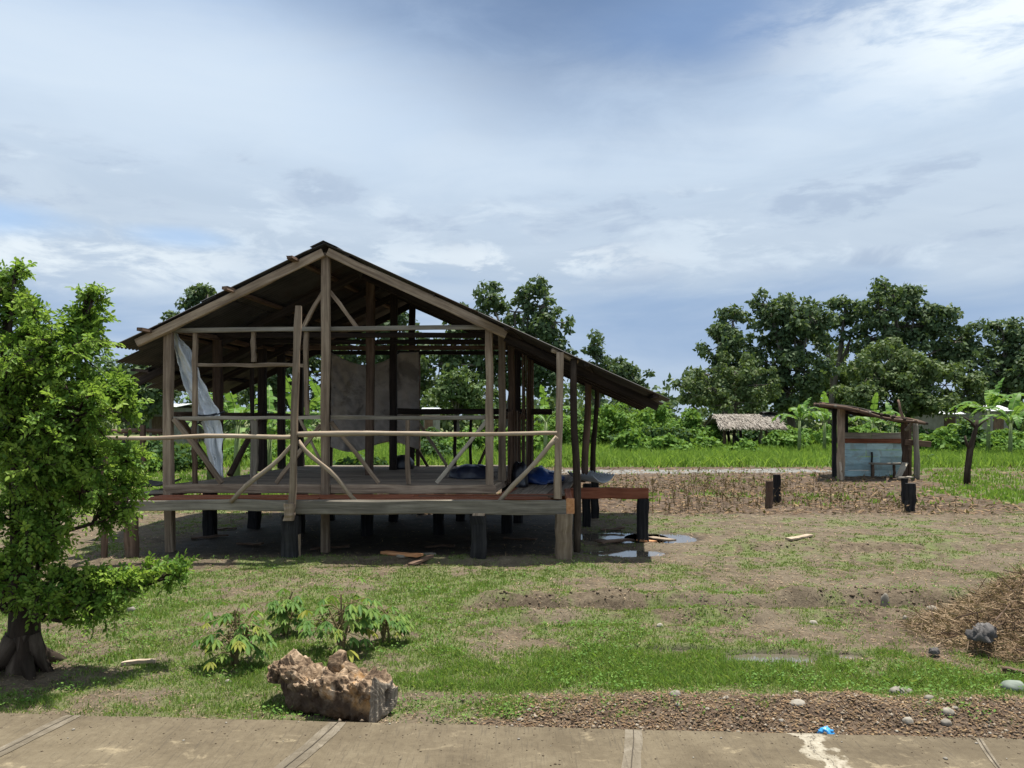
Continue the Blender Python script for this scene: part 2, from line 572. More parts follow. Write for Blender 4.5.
def ground_material():
    m, t, p, o = newmat('field_ground')
    pos = t.node('ShaderNodeTexCoord').outputs['Object']
    g = t.attr('grass', 'Fac')
    wet = t.attr('wet', 'Fac')  # puddle damp, and the shade painted beneath the house
    dry = t.attr('dry', 'Fac')
    pale = t.attr('pale', 'Fac')
    n1 = t.noise(pos, 1.1, 6, .62, .3)
    n2 = t.noise(pos, 7, 7, .66, .4)
    n3 = t.noise(pos, 38, 5, .7, .2)
    n4 = t.noise(pos, 120, 3, .6)
    dirt = t.ramp(n2, [(.28, (.050, .037, .025)), (.48, (.094, .072, .048)), (.70, (.15, .119, .08))])
    dirt = t.mix(t.smooth(n1, .4, .65), dirt, t.mix(.5, dirt, (.15, .125, .088)))
    red = t.ramp(n2, [(.3, (.042, .028, .020)), (.5, (.080, .056, .039)), (.7, (.135, .10, .07))])
    dirt = t.mix(dry, dirt, red)
    dirt = t.mix(t.math('MULTIPLY', t.smooth(n3, .56, .66), .55), dirt, (.23, .19, .13))
    dirt = t.mix(t.math('MULTIPLY', t.math('SUBTRACT', 1.0, t.smooth(n3, .34, .42)), .6), dirt, (.045, .03, .02))
    sward = t.ramp(n3, [(.3, (.065, .095, .028)), (.5, (.10, .14, .04)), (.72, (.165, .18, .07))])
    gm = t.math('MULTIPLY', t.smooth(t.math('ADD', g, t.math('MULTIPLY', t.math('SUBTRACT', n2, .5), .8)), .3, .75), .68)
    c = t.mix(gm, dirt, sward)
    mud = t.ramp(n2, [(.3, (.022, .018, .015)), (.7, (.055, .046, .037))])  # mud tone, doubling as painted shade under the raised floor
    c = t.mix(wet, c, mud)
    grv = t.ramp(n3, [(.3, (.10, .095, .085)), (.5, (.19, .185, .17)), (.7, (.28, .275, .255))])
    c = t.mix(t.smooth(t.math('ADD', pale, t.math('MULTIPLY', t.math('SUBTRACT', n2, .5), .9)), .35, .6), c, grv)
    t.put(p.inputs['Base Color'], c)
    t.put(p.inputs['Roughness'], t.math('SUBTRACT', t.math('SUBTRACT', .95, t.math('MULTIPLY', wet, .2)), t.math('MULTIPLY', pale, .6, clamp=True)))
    p.inputs['Specular IOR Level'].default_value = .2
    h = t.math('ADD', t.math('MULTIPLY', n2, .5), t.math('ADD', n3, t.math('MULTIPLY', n4, .4)))
    bump(t, p, h, .75, .02)
    return m


M['ground'] = ground_material()


def water_material(name='puddle_water', col=(.10, .085, .065)):
    m, t, p, o = newmat(name)
    pos = t.node('ShaderNodeTexCoord').outputs['Object']
    p.inputs['Base Color'].default_value = (*col, 1)
    p.inputs['Roughness'].default_value = .06
    p.inputs['Specular IOR Level'].default_value = 1.0
    p.inputs['IOR'].default_value = 1.7
    bump(t, p, t.noise(pos, 9, 3), .05, .01)
    return m


M['water'] = water_material()


def road_material(name, c1, c2, c3, s=2.0, mortar=False):
    m, t, p, o = newmat(name)
    pos = t.node('ShaderNodeTexCoord').outputs['Object']
    x, y, z = t.sep(pos)
    n1 = t.noise(pos, s, 6, .6, .4)
    n2 = t.noise(pos, 22, 6, .7)
    n3 = t.noise(pos, 140, 3, .6)
    br = t.noise(t.vmath('MULTIPLY', pos, (90, 6, 1)), 1.0, 3, .55)
    c = t.ramp(t.math('ADD', t.math('MULTIPLY', n1, .6), t.math('MULTIPLY', n2, .4)), [(.34, c1), (.5, c2), (.68, c3)])
    n5 = t.noise(t.vmath('MULTIPLY', pos, (1.0, 1.8, 1.0)), 4.2, 8, .7, .4)
    c = t.mix(t.math('MULTIPLY', t.smooth(n5, .57, .68), .6), c, (c3[0] * 1.75, c3[1] * 1.73, c3[2] * 1.68))
    c = t.mix(t.math('MULTIPLY', t.math('SUBTRACT', 1.0, t.smooth(n3, .3, .42)), .4), c, (.035, .028, .021))
    c = t.mix(t.math('MULTIPLY', t.smooth(br, .54, .68), .4), c, (.05, .041, .03))
    n6 = t.noise(t.vmath('MULTIPLY', pos, (1.6, 1.0, 1.0)), 1.3, 5, .65, .6)
    c = t.mix(t.math('MULTIPLY', t.smooth(n6, .5, .66), .45), c, (c1[0] * .85, c1[1] * .83, c1[2] * .8))
    if mortar:
        # an old mortar repair: a ragged pale smear with a crack wandering through it
        wp = t.node('ShaderNodeNewGeometry').outputs['Position']
        wx, wy, wz = t.sep(wp)
        na = t.noise(wp, 5.5, 4, .6); nb = t.noise(wp, 24, 6, .7)
        xc = t.math('ADD', 1.55, t.math('ADD', t.math('MULTIPLY', t.math('SUBTRACT', 4.0, wy), -.10), t.math('MULTIPLY', t.math('SUBTRACT', na, .5), .42)))
        dd = t.math('ABSOLUTE', t.math('SUBTRACT', wx, xc))
        wid = t.math('ADD', dd, t.math('MULTIPLY', t.math('SUBTRACT', nb, .5), .16))
        mk = t.math('MULTIPLY', t.math('SUBTRACT', 1.0, t.smooth(wid, .065, .10)), t.smooth(wy, 3.2, 3.4))
        mc = t.ramp(nb, [(.3, (.16, .135, .095)), (.5, (.30, .27, .21)), (.7, (.42, .39, .32))])
        c = t.mix(t.math('MULTIPLY', mk, .92), c, mc)
        ck = t.math('ABSOLUTE', t.math('SUBTRACT', wx, t.math('ADD', xc, t.math('MULTIPLY', t.math('SUBTRACT', t.noise(wp, 12, 4, .7), .5), .14))))
        c = t.mix(t.math('MULTIPLY', t.math('SUBTRACT', 1.0, t.smooth(ck, .002, .008)), t.math('MULTIPLY', mk, .8)), c, (.07, .058, .045))
    t.put(p.inputs['Base Color'], c)
    p.inputs['Roughness'].default_value = .88
    p.inputs['Specular IOR Level'].default_value = .25
    bump(t, p, t.math('ADD', n3, t.math('ADD', t.math('MULTIPLY', n2, .8), br)), .5, .006)
    return m


M['road'] = road_material('concrete_road', (0.081, 0.063, 0.039), (0.120, 0.096, 0.061), (0.162, 0.134, 0.088), mortar=True)
M['seal'] = road_material('pale_concrete', (0.097, 0.080, 0.055), (0.149, 0.126, 0.092), (0.209, 0.182, 0.142), 9)
M['patch'] = road_material('white_mortar', (.24, .22, .175), (.36, .335, .275), (.46, .43, .36), 9)
M['groove'] = simple('joint_gap', (.03, .024, .018), (.07, .056, .04), 12, .95)

# ------------------------------------------------------------------ ground shape and cover, as functions of place
EDGE_A, EDGE_B = Vector((-2.86, 4.32)), Vector((2.64, 3.97))     # two points of the road's far edge


def edge_y(x):
    return EDGE_A.y + (np.asarray(x) - EDGE_A.x) * (EDGE_B.y - EDGE_A.y) / (EDGE_B.x - EDGE_A.x)


PUDDLES = [  # centre x, y, radii, depth
    (1.42, 9.95, 0.50, 0.26, .06), (2.25, 11.2, 0.42, 0.45, .06), (1.5, 11.3, .55, .5, .05), (1.86, 5.56, .34, .13, .06), (2.42, 5.6, .14, .07, .05), (1.2, 5.72, .3, .06, .05)]


def pud(x, y):
    d = np.zeros_like(np.asarray(x, float))
    for (cx, cy, rx, ry, dep) in PUDDLES:
        r = np.sqrt(((x - cx) / rx) ** 2 + ((y - cy) / ry) ** 2)
        d = np.maximum(d, dep * (1 - sst(r, .55, 1.5)))
    return d


def gh(x, y):
    x = np.asarray(x, float); y = np.asarray(y, float)
    near = 1 - sst(y, 30, 60)
    z = .055 * (fbm2(x, y, .55, 3, 3) - .5) + .035 * (fbm2(x, y, 3.1, 4, 8) - .5)
    z = z + .022 * (fbm2(x, y, 11., 3, 9) - .5) * (1 - sst(y, 9, 18))
    # low earth banks left by a plough, across the yard
    for (yy, x0, x1, hh, sd) in ((7.15, -.6, 40, .115, 21), (6.55, -.4, 3.0, .05, 22), (10.1, 2.6, 30, .05, 24), (9.15, -5.5, .3, .05, 25)):
        yc = yy + .35 * (fbm2(x, y * 0, .6, 3, sd) - .5) + .02 * x
        m = sst(x, x0, x0 + .6) * (1 - sst(x, x1, x1 + .6))
        z = z + hh * m * np.exp(-((y - yc - .12) / .16) ** 2) * (.35 + 1.1 * fbm2(x, y, 2.2, 3, sd + 5))
        z = z - .6 * hh * m * np.exp(-((y - yc + .12) / .09) ** 2)
    # gravelly verge heaped along the road, right half
    d = y - edge_y(x)
    z = z + .085 * sst(x, -.5, 1.0) * np.exp(-((d - .42) / .26) ** 2) * (.4 + fbm2(x, y, 2.5, 3, 31))
    kp = np.clip(pud(x, y) / .05, 0, 1)
    z = z * (1 - kp) - .055 * kp
    z = z * near
    z = np.where(d < .12, np.minimum(z, .045), z)
    z = np.where(d < -.01, -.14, z)
    return z


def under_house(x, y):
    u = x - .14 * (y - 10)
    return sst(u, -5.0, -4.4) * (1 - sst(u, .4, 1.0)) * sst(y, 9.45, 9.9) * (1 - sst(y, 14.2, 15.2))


def gd(x, y):
    """grass cover 0..1"""
    x = np.asarray(x, float); y = np.asarray(y, float)
    d = y - edge_y(x)
    n = fbm2(x, y, 1.1, 4, 41); n2 = fbm2(x, y, 3.6, 3, 45)
    b = np.full_like(x, .45)
    left = 1 - sst(x, -.9, -.2)
    # strip beside the road
    b = left * .60 + (1 - left) * .38
    b = b - .45 * np.exp(-((x + 2.35) / .35) ** 2 - ((y - 4.72) / .15) ** 2) - .35 * np.exp(-((x + 1.5) / .4) ** 2 - ((y - 5.0) / .15) ** 2)
    b = b - .5 * np.exp(-((x + 3.3) / .5) ** 2 - ((y - 5.1) / .3) ** 2)
    b = b - .45 * np.exp(-((y - 7.12 - .02 * x) / .22) ** 2) * sst(x, -.8, 0)
    far = .54 - .24 * sst(x, -.8, 2.0)
    b = b + (far - b) * sst(y, 6.6, 7.6)
    b = b + (.31 - b) * sst(y, 8.8, 10.0)
    strip = sst(y, 4.78, 4.92) * (1 - sst(y, 5.55, 5.9)) * sst(x, -1.0, -.3) * (1 - .55 * sst(x, 1.4, 2.1) * (1 - sst(y, 5.1, 5.0)))
    b = b + .50 * strip
    b = b - .35 * np.exp(-((x + 1.7) / .5) ** 2 - ((d - .45) / .16) ** 2)
    b = b - .25 * np.exp(-((d - .1) / .12) ** 2)
    b = b - .40 * sst(x, -.6, .2) * (1 - sst(d, .48 + .3 * (n - .5), .62 + .3 * (n - .5)))
    field = sst(y, 13.5, 14.3) * (1 - sst(y, 27.3, 28.5))
    b = b * (1 - field) + field * (.10 + .55 * (1 - sst(x, -4.2, -3.0)) + .5 * sst(x, 9 + .25 * (y - 15), 11 + .25 * (y - 15)) + .22 * np.exp(-((y - 17.5) / 1.6) ** 2) * sst(n, .45, .6))
    b = np.where(y > 28, .95, b)
    n3 = fbm2(x, y, 9.0, 2, 47)
    b = b + (n - .5) * 1.0 + (n2 - .5) * .8 + (n3 - .5) * .7
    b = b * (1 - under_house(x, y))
    b = b - 9 * pud(x, y + .12) * (y < 7)
    b = b - 5 * pud(x, y) - 6 * np.maximum(0, pud(x, y) - .02)
    # around the heap
    b = b - .8 * np.exp(-((x - 4.1) / 1.0) ** 2 - ((y - 6.0) / .7) ** 2)
    return np.clip(b, 0, 1) * (d > .03)


def dryness(x, y):
    d = y - edge_y(x)
    f = sst(y, 13.5, 14.3) * (1 - sst(y, 27.3, 28.5))
    v = sst(x, -.5, .2) * (1 - sst(d, .40, .68))
    h = np.exp(-((x - 3.9) / 1.1) ** 2 - ((y - 6.0) / .8) ** 2)
    return np.clip(np.maximum(np.maximum(f, v), h), 0, 1)


def pale_track(x, y):
    """a strip of pale washed gravel crossing behind the burnt field"""
    yc = 25.4 + .05 * (x - 5) + .9 * (fbm2(x, y * 0, .4, 3, 171) - .5)
    return np.exp(-((y - yc) / 1.25) ** 4) * sst(x, .5, 2.0) * (1 - sst(x, 10.0, 11.5)) * (.25 + 1.0 * (fbm2(x, y, .9, 3, 175)))


# ------------------------------------------------------------------ SETTING
def build_ground():
    ys = np.concatenate([np.linspace(-14, 3.6, 24), np.linspace(3.68, 8, 200)[0:], np.geomspace(8.05, 60, 330), np.geomspace(64, 1500, 26)])
    ts = np.concatenate([np.linspace(-9, -1.05, 24), np.linspace(-1.0, 1.0, 420), np.linspace(1.05, 9, 24)])
    Y, T = np.meshgrid(ys, ts, indexing='ij')
    X = T * np.maximum(np.abs(Y), 4.0) * .78
    Z = gh(X, Y)
    V = np.stack([X, Y, Z], -1).reshape(-1, 3)
    ny, nx = Y.shape
    i = np.arange(ny - 1)[:, None] * nx + np.arange(nx - 1)[None, :]
    Fq = np.stack([i, i + 1, i + nx + 1, i + nx], -1).reshape(-1, 4)
    x, y = X.ravel(), Y.ravel()
    wet = np.clip(np.maximum(pud(x, y) / .045, .95 * under_house(x, y) * (.55 + fbm2(x, y, 1.5, 3, 71))), 0, 1)  # wet puddle soil; beneath the house damp plus floor shade painted in
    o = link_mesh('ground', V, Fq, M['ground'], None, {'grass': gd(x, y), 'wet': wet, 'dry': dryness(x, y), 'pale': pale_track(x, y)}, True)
    tag(o, kind='structure')


build_ground()


def build_road():
    x0, x1 = -60, 60
    xs = np.linspace(x0, x1, 700)
    xs = np.sign(xs) * (np.abs(xs) / 60) ** 2.2 * 60
    top, V, Fc = .06, [], []
    ey = edge_y(xs) + .028 * (fbm2(xs, xs * 0, 4.0, 4, 51) - .5)
    for k, x in enumerate(xs):
        V += [(x, -9, top), (x, 2.5, top), (x, ey[k] - .02, top), (x, ey[k], top - .012), (x, ey[k] + .005, -.12)]
    for k in range(len(xs) - 1):
        for j in range(4):
            a = k * 5 + j
            Fc.append((a, a + 5, a + 6, a + 1))
    o = link_mesh('road', V, Fc, M['road'])
    tag(o, kind='structure')
    # sealed joints across the slab: pale bands with an open gap
    for xj, sl, wd in ((-4.1, .22, .085), (-2.44, .22, .10), (-.93, .235, .10), (.66, .16, .085), (2.47, .30, .03), (4.2, .3, .05)):
        for nm, ww, zz, mt in (('joint_band', wd, .063, M['seal']), ('joint_gap', .005, .066, M['groove'])):
            V = []; Fc = []
            n = 40
            for i in range(n + 1):
                t = i / n
                y = float(edge_y(xj)) - .03 - t * 6
                xc = xj + sl * (y - 4.2) + .006 * math.sin(9 * t * 6 + xj)
                h = ww / 2 * (1 + .25 * (random.random() - .5))
                V += [(xc - h, y + h * .06, zz), (xc + h, y - h * .06, zz)]
            for i in range(n):
                Fc.append((2 * i, 2 * i + 2, 2 * i + 3, 2 * i + 1))
            q = link_mesh(nm, V, Fc, mt)
            tag(q, kind='structure')

build_road()


def build_puddles():
    for (cx, cy, rx, ry, dep) in PUDDLES:
        n = 48
        zl = -.030 if cy < 20 else -.045
        V = [(cx, cy, zl)] + [(cx + rx * 1.45 * math.cos(a), cy + ry * 1.45 * math.sin(a), zl) for a in (2 * math.pi * k / n for k in range(n))]
        tag(link_mesh('puddle', V, [(0, 1 + i, 1 + (i + 1) % n) for i in range(n)], M['water']), kind='structure')


build_puddles()


# ------------------------------------------------------------------ scatter helpers
def gz(x, y):
    return float(gh(np.array([x]), np.array([y]))[0])


def unit(v):
    return v / np.maximum(np.linalg.norm(v, axis=-1, keepdims=True), 1e-9)


def leaf_quads(C, D, N, L, Wd, droop=0.0):
    """rhombic leaves: base at C, long axis D, face normal N"""
    D = unit(D); Sd = unit(np.cross(D, N)); N = unit(np.cross(Sd, D))
    L = np.asarray(L)[:, None]; Wd = np.asarray(Wd)[:, None]
    v0 = C
    v1 = C + D * L * .45 + Sd * Wd * .5 - N * droop * L
    v2 = C + D * L - N * droop * L * 1.5
    v3 = C + D * L * .45 - Sd * Wd * .5 - N * droop * L
    V = np.stack([v0, v1, v2, v3], 1).reshape(-1, 3)
    return V, np.arange(len(C) * 4).reshape(-1, 4)


def leaf_ovals(C, D, N, L, Wd):
    """six-sided leaflets creased along the midrib (two quads sharing the rib)"""
    D = unit(D); Sd = unit(np.cross(D, N)); N = unit(np.cross(Sd, D))
    L = np.asarray(L)[:, None]; Wd = np.asarray(Wd)[:, None]
    up = N * Wd * .18
    P = [C, C + D * L * .3 + Sd * Wd * .5 + up, C + D * L * .7 + Sd * Wd * .42 + up, C + D * L - N * L * .08,
         C + D * L * .7 - Sd * Wd * .42 + up, C + D * L * .3 - Sd * Wd * .5 + up]
    V = np.stack(P, 1).reshape(-1, 3)
    b = np.arange(len(C))[:, None] * 6
    Fq = np.concatenate([b + np.array([[0, 1, 2, 3]]), b + np.array([[0, 3, 4, 5]])], 0)
    return V, Fq


def rdir(n):
    return unit(rng.normal(size=(n, 3)))


def blades(x, y, h, wd, lean=.35):
    n = len(x)
    z = gh(x, y)
    a = rng.uniform(0, 2 * np.pi, n)
    dx, dy = np.cos(a), np.sin(a)
    b = rng.uniform(0, 2 * np.pi, n)
    ln = np.minimum(np.abs(rng.normal(0, lean, n)), .95) * h
    lx, ly = np.cos(b) * ln, np.sin(b) * ln
    z = z - .004
    P = [np.stack([x - dx * wd / 2, y - dy * wd / 2, z], -1), np.stack([x + dx * wd / 2, y + dy * wd / 2, z], -1),
         np.stack([x + lx * .46 + dx * wd * .38, y + ly * .46 + dy * wd * .38, z + h * .52], -1),
         np.stack([x + lx, y + ly, z + h * np.sqrt(np.clip(1 - (ln / h) ** 2 * .5, .2, 1))], -1),
         np.stack([x + lx * .46 - dx * wd * .38, y + ly * .46 - dy * wd * .38, z + h * .52], -1)]
    V = np.stack(P, 1).reshape(-1, 3)
    bq = np.arange(n)[:, None] * 5
    F5 = bq + np.array([[0, 1, 2, 3, 4]])
    return V, F5


def sample_view(n, y0, y1, half=.80, p=1.0):
    """places spread evenly in depth as the eye sees them"""
    t = rng.random(n)
    y = y0 * (y1 / y0) ** t
    x = rng.uniform(-half, half, n) * y
    return x, y


# ------------------------------------------------------------------ the unfinished timber house
SK = .14


def H(u, v, z):
    return Vector((u + SK * v, 10 + v, z))


def hf(px, py, v=0.0):
    """point of the plane v seen at the pixel"""
    return at(px, py, 10 + v)


house = empty('timber_house', (-2.2, 10, 0), 'unfinished raised timber house frame with a corrugated gable roof over a bare plank deck', 'house')


def hp(name, mat, *beams, smooth=False):
    b = MB()
    for f in beams: f(b)
    return b.build(name, M[mat], house, smooth)


def bm(a, b, wd, ht, **k):
    return lambda m: m.beam(a, b, wd, ht, **k)


def pl(a, b, r0, r1=None, **k):
    return lambda m: m.pole(a, b, r0, r1, **k)


FZ = .855                       # main floor
VZ = .735                       # verandah deck
UL, UR = -4.45, -.27            # side walls
RID = -2.375


def roof_z(u, v=0):
    if u < RID: return 3.935 + (u - RID) * .484
    return 3.935 - (u - RID) * .4555


# foundations
for (u, v, wd, mt) in ((-4.62, 1.3, .17, 'burnt'), (-4.35, 2.1, .17, 'burnt'), (-3.45, 1.6, .16, 'burnt'), (-3.5, 3.0, .15, 'burnt'), (-4.3, 3.9, .15, 'burnt'),
                       (-2.35, 1.4, .16, 'burnt'), (-2.4, 2.9, .15, 'burnt'), (-1.3, 1.5, .16, 'burnt'), (-1.3, 3.0, .15, 'burnt'), (-2.2, 4.0, .15, 'burnt'),
                       (-.3, 1.6, .16, 'burnt'), (-.3, 2.9, .15, 'burnt'), (-.3, 4.0, .15, 'burnt'), (-1.2, 4.0, .15, 'burnt')):
    hp('stilt', mt, bm(H(u, v, -.1), H(u, v, .74), wd, wd))
for (px, v, wd, mt, yb) in ((291, -.68, .20, 'burnt', 560), (478, -.70, .19, 'burnt', 568), (564, -.68, .20, 'post', 556), (131, -.66, .13, 'brown', 560)):
    p = hf(px, 520, v)
    hp('stilt', mt, bm((p.x, p.y, -.1), (p.x, p.y, .55 if px != 564 else .57), wd, wd, jit=.008))
p = hf(298, 520, -.70)
hp('stilt', 'post', bm((p.x, p.y - .0, -.05), (p.x, p.y, .32), .06, .07))
hp('stilt', 'post', bm((p.x - .07, p.y - .13, .50), (p.x - .07, p.y - .13, .70), .12, .06))
p = hf(479, 510, -.70)
hp('stilt', 'post', bm((p.x, p.y, .45), (p.x, p.y, .58), .15, .15))
# verandah edge beams
a, b = hf(130, 508, -.62), hf(290, 507, -.62)
hp('edge_beam', 'grey', bm((a.x, a.y, .655), (b.x, b.y, .655), .08, .13))
a, b = hf(286, 508, -.70), hf(566, 507, -.70)
hp('edge_beam', 'grey', bm((a.x, a.y, .645), (b.x, b.y, .645), .09, .165))
e0, e1 = hf(570, 503, -.74), H(.66, .78, .68)
hp('edge_beam', 'orange', bm((e0.x, e0.y, .66), (e0.x + .002, e0.y + .03, .66), .09, .18, ch=.06))
hp('edge_beam', 'red', bm((e0.x + .002, e0.y + .032, .66), (e1.x, e1.y, .66), .085, .17))
a = hf(648, 494, .80)
hp('edge_beam', 'red', bm((e1.x + .05, 10.8, .672), (a.x, 10.8, .672), .10, .15))
p = hf(643, 494, .80)
hp('stilt', 'burnt', bm((p.x, 10.8, -.1), (p.x, 10.8, .597), .15, .15))
for (px, D) in ((587, 12.3), (595, 13.4)):
    p = at(px, 500, D)
    hp('stilt', 'burnt', bm((p.x, D, -.1), (p.x, D, .68), .13, .13))
# joists of the verandah and its partial red planking
for u in (-4.4, -3.7, -3.0, -2.3, -1.6, -.9, -.2, .4):
    hp('joist', 'red', bm(H(u, -.60, .655), H(u, -.05, .655), .06, .10))
for k, (v, u0, u1, mt) in enumerate(((-.555, -4.5, -2.3, 'red'), (-.40, -4.55, -2.9, 'red'), (-.25, -4.5, -1.2, 'red'), (-.555, -2.2, .55, 'red'), (-.40, -2.6, .5, 'red'), (-.25, -1.15, .6, 'brown'), (-.11, -4.5, .6, 'red'))):
    hp('deck_board', mt, bm(H(u0, v, .722), H(u1, v + random.uniform(-.02, .02), .724 + random.uniform(0, .008)), .125, .025, up=(0, 0, 1), jit=.002))
# right hand verandah deck
for k in range(7):
    u = -.12 + k * .125
    hp('deck_board', random.choice(['brown', 'floor', 'red']), bm(H(u, .02 + random.uniform(0, .05), .722), H(u + .02, 3.55 + random.uniform(-.1, .1), .722), .115, .025, jit=.002))
hp('joist', 'red', bm(H(-.2, .4, .66), H(.7, .4, .66), .06, .09), )
hp('joist', 'brown', bm(H(-.2, 2.2, .66), H(.75, 2.2, .66), .06, .09))
hp('joist', 'brown', bm(H(-.2, 3.4, .66), H(.8, 3.4, .66), .06, .09))
# left hand verandah deck
for k in range(4):
    v = .35 + k * .2
    hp('deck_board', 'grey', bm(H(-5.0, v, .72 + .006 * k), H(-4.5, v, .725), .17, .03, jit=.003))
hp('joist', 'brown', bm(H(-4.95, -.5, .665), H(-4.95, 1.3, .665), .07, .09))

# main floor: sills and boards
a, b = hf(165, 490), hf(496, 490)
hp('floor_beam', 'post', bm((a.x, 10.0, .80), (-2.36, 10.0, .80), .09, .115))
hp('floor_beam', 'post', bm((-2.35, 10.003, .80), (b.x, 10.0, .80), .09, .115))
hp('floor_beam', 'post', bm(H(UR, .07, .80), H(UR, 4.1, .80), .09, .11))
hp('floor_beam', 'brown', bm(H(UL, .07, .80), H(UL, 4.1, .80), .09, .11))
hp('floor_beam', 'grey', bm(H(UL, 4.14, .80), H(UR, 4.14, .80), .09, .13))
nb = 21
for k in range(nb):
    v = .12 + k * (4.0 / nb)
    cut = random.uniform(-3.6, -1.2)
    for (u0, u1) in ((UL + .05, cut - .004), (cut + .004, UR - .05)):
        hp('floor_board', 'floor', bm(H(u0, v, .842), H(u1, v, .842 + random.uniform(0, .005)), .175, .026, jit=.0015, bow=.002))

# front wall
YT = 2.87
hp('post', 'post', bm((hf(170, 0).x, 10.0, -.08), (hf(168.5, 0).x, 10.0, YT), .115, .10))
hp('post', 'post', bm((hf(326, 0).x, 9.97, -.08), (hf(326.5, 0).x, 9.97, 3.86), .105, .10))
hp('post', 'post', bm((hf(489.5, 0).x, 10.0, .86), (hf(489, 0).x, 10.0, 2.96), .10, .10))
hp('post', 'post', bm(H(UR + .04, .62, .86), H(UR + .04, .62, 2.94), .10, .10))
hp('post', 'brown', bm(H(UR + .06, 1.45, .86), H(UR + .06, 1.45, 2.94), .10, .09))
for px, y0, y1, v, mt in ((195, 333, 418, .04, 'post'), (254, 332, 362, .04, 'post'), (254, 420, 484, .04, 'grey'), (307, 332, 415, .05, 'post'),
                          (408, 420, 484, .02, 'post'), (195, 420, 484, .10, 'brown')):
    a, b = hf(px, y1, v), hf(px + random.uniform(-.5, .5), y0, v)
    hp('stud', mt, bm(a, b, .055 if px != 254 or y0 < 400 else .085, .06))
hp('wall_plate', 'grey', bm((hf(173, 0).x, 10.0, 2.865), (hf(486, 0).x, 10.0, 2.90), .06, .055))
hp('rail', 'post', bm(hf(197, 365, .08), hf(304, 365, .08), .045, .045))
hp('rail', 'grey', bm(hf(174, 418, .02), hf(322, 417, .02), .05, .045))
hp('rail', 'grey', bm(hf(331, 417, .02), hf(486, 418, .02), .05, .05))
for (x0, y0, x1, y1, v, mt, ww) in ((174, 419, 222, 483, -.02, 'post', .06), (321, 425, 276, 483, .08, 'post', .05), (331, 422, 379, 483, .06, 'post', .05), (488, 419, 437, 483, -.02, 'grey', .05),
                                    (299, 418, 321, 462, .30, 'pale', .035),
                                    (323, 292, 303, 328, .02, 'post', .05), (330, 292, 357, 328, .02, 'post', .05)):
    hp('brace', mt, bm(hf(x0, y0, v), hf(x1, y1, v), ww, ww, jit=.003))
# verandah rails of peeled poles
hp('pole_rail', 'pale', pl(hf(103, 437.5, -.73), hf(296, 437, -.74), .024, .029, n=16, crook=.016), smooth=True)
hp('pole_rail', 'pale', pl(hf(298, 434.5, -.76), hf(557, 433, -.76), .034, .024, n=20, crook=.012), smooth=True)
hp('pole_rail', 'pale', pl(hf(552, 350, -.44) , hf(578, 361, -.3), .03, .03), smooth=True)
hp('pole_brace', 'pale', pl(hf(296, 441, -.72), hf(231, 502, -.66), .026, .03, crook=.02), smooth=True)
hp('pole_brace', 'pale', pl(hf(298, 441, -.72), hf(358, 503, -.66), .028, .024, crook=.025), smooth=True)
hp('pole_brace', 'pale', pl(hf(557, 437, -.72), hf(499, 502, -.66), .03, .03, crook=.012), smooth=True)
hp('rail_post', 'post', bm(hf(292, 508, -.78), hf(298.5, 306, -.70), .075, .07, jit=.006, seg=9, bow=.012))
hp('rail_post', 'post', bm(hf(557, 499, -.70), hf(560.5, 353, -.45), .085, .08, jit=.006, seg=8))
hp('rail_post', 'brown', bm(hf(104, 565, -.70), hf(104, 440, -.70), .06, .06))
hp('rail_post', 'brown', bm(hf(143, 487, .6), hf(143, 425, .6), .06, .06))
hp('pole_rail', 'brown', pl(hf(112, 431, .9), hf(166, 431, .9), .03, .03), smooth=True)
# round posts carrying the right eave
for (px, py, D, x1, y1, mt, r) in ((577, 552, 9.62, 574, 359, 'bark', .05), (585, 482, 12.3, 588, 366, 'brown', .062), (593, 478, 13.2, 597, 372, 'bark', .05)):
    a = at(px, py, D)
    if px != 577: a.z = .72
    b = at(x1, y1, D)
    hp('pole_post', mt, pl(a, b, r, r * .8, crook=.02), smooth=True)
# side walls and inner posts
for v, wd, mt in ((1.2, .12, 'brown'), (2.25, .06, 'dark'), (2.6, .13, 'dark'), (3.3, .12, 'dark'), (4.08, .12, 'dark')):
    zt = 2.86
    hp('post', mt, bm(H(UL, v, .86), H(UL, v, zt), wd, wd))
hp('rail', 'brown', bm(H(UL, .1, 1.78), H(UL, 4.0, 1.78), .05, .06))
hp('rail', 'brown', bm(H(UL, .06, 2.88), H(UL, 4.1, 2.88), .07, .07))
hp('brace', 'brown', bm(H(UL + .02, .15, 1.75), H(UL + .02, 1.1, .88), .08, .05))
hp('brace', 'brown', bm(H(UL + .02, 2.5, 1.75), H(UL + .02, 1.5, .88), .08, .05))
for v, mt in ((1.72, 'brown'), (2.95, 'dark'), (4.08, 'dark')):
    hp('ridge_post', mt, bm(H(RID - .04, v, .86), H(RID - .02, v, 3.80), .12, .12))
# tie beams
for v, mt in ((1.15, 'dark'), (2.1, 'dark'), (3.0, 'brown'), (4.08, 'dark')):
    hp('tie_beam', mt, bm(H(UL, v, 2.93), H(UR, v + .02, 2.93), .06, .07))
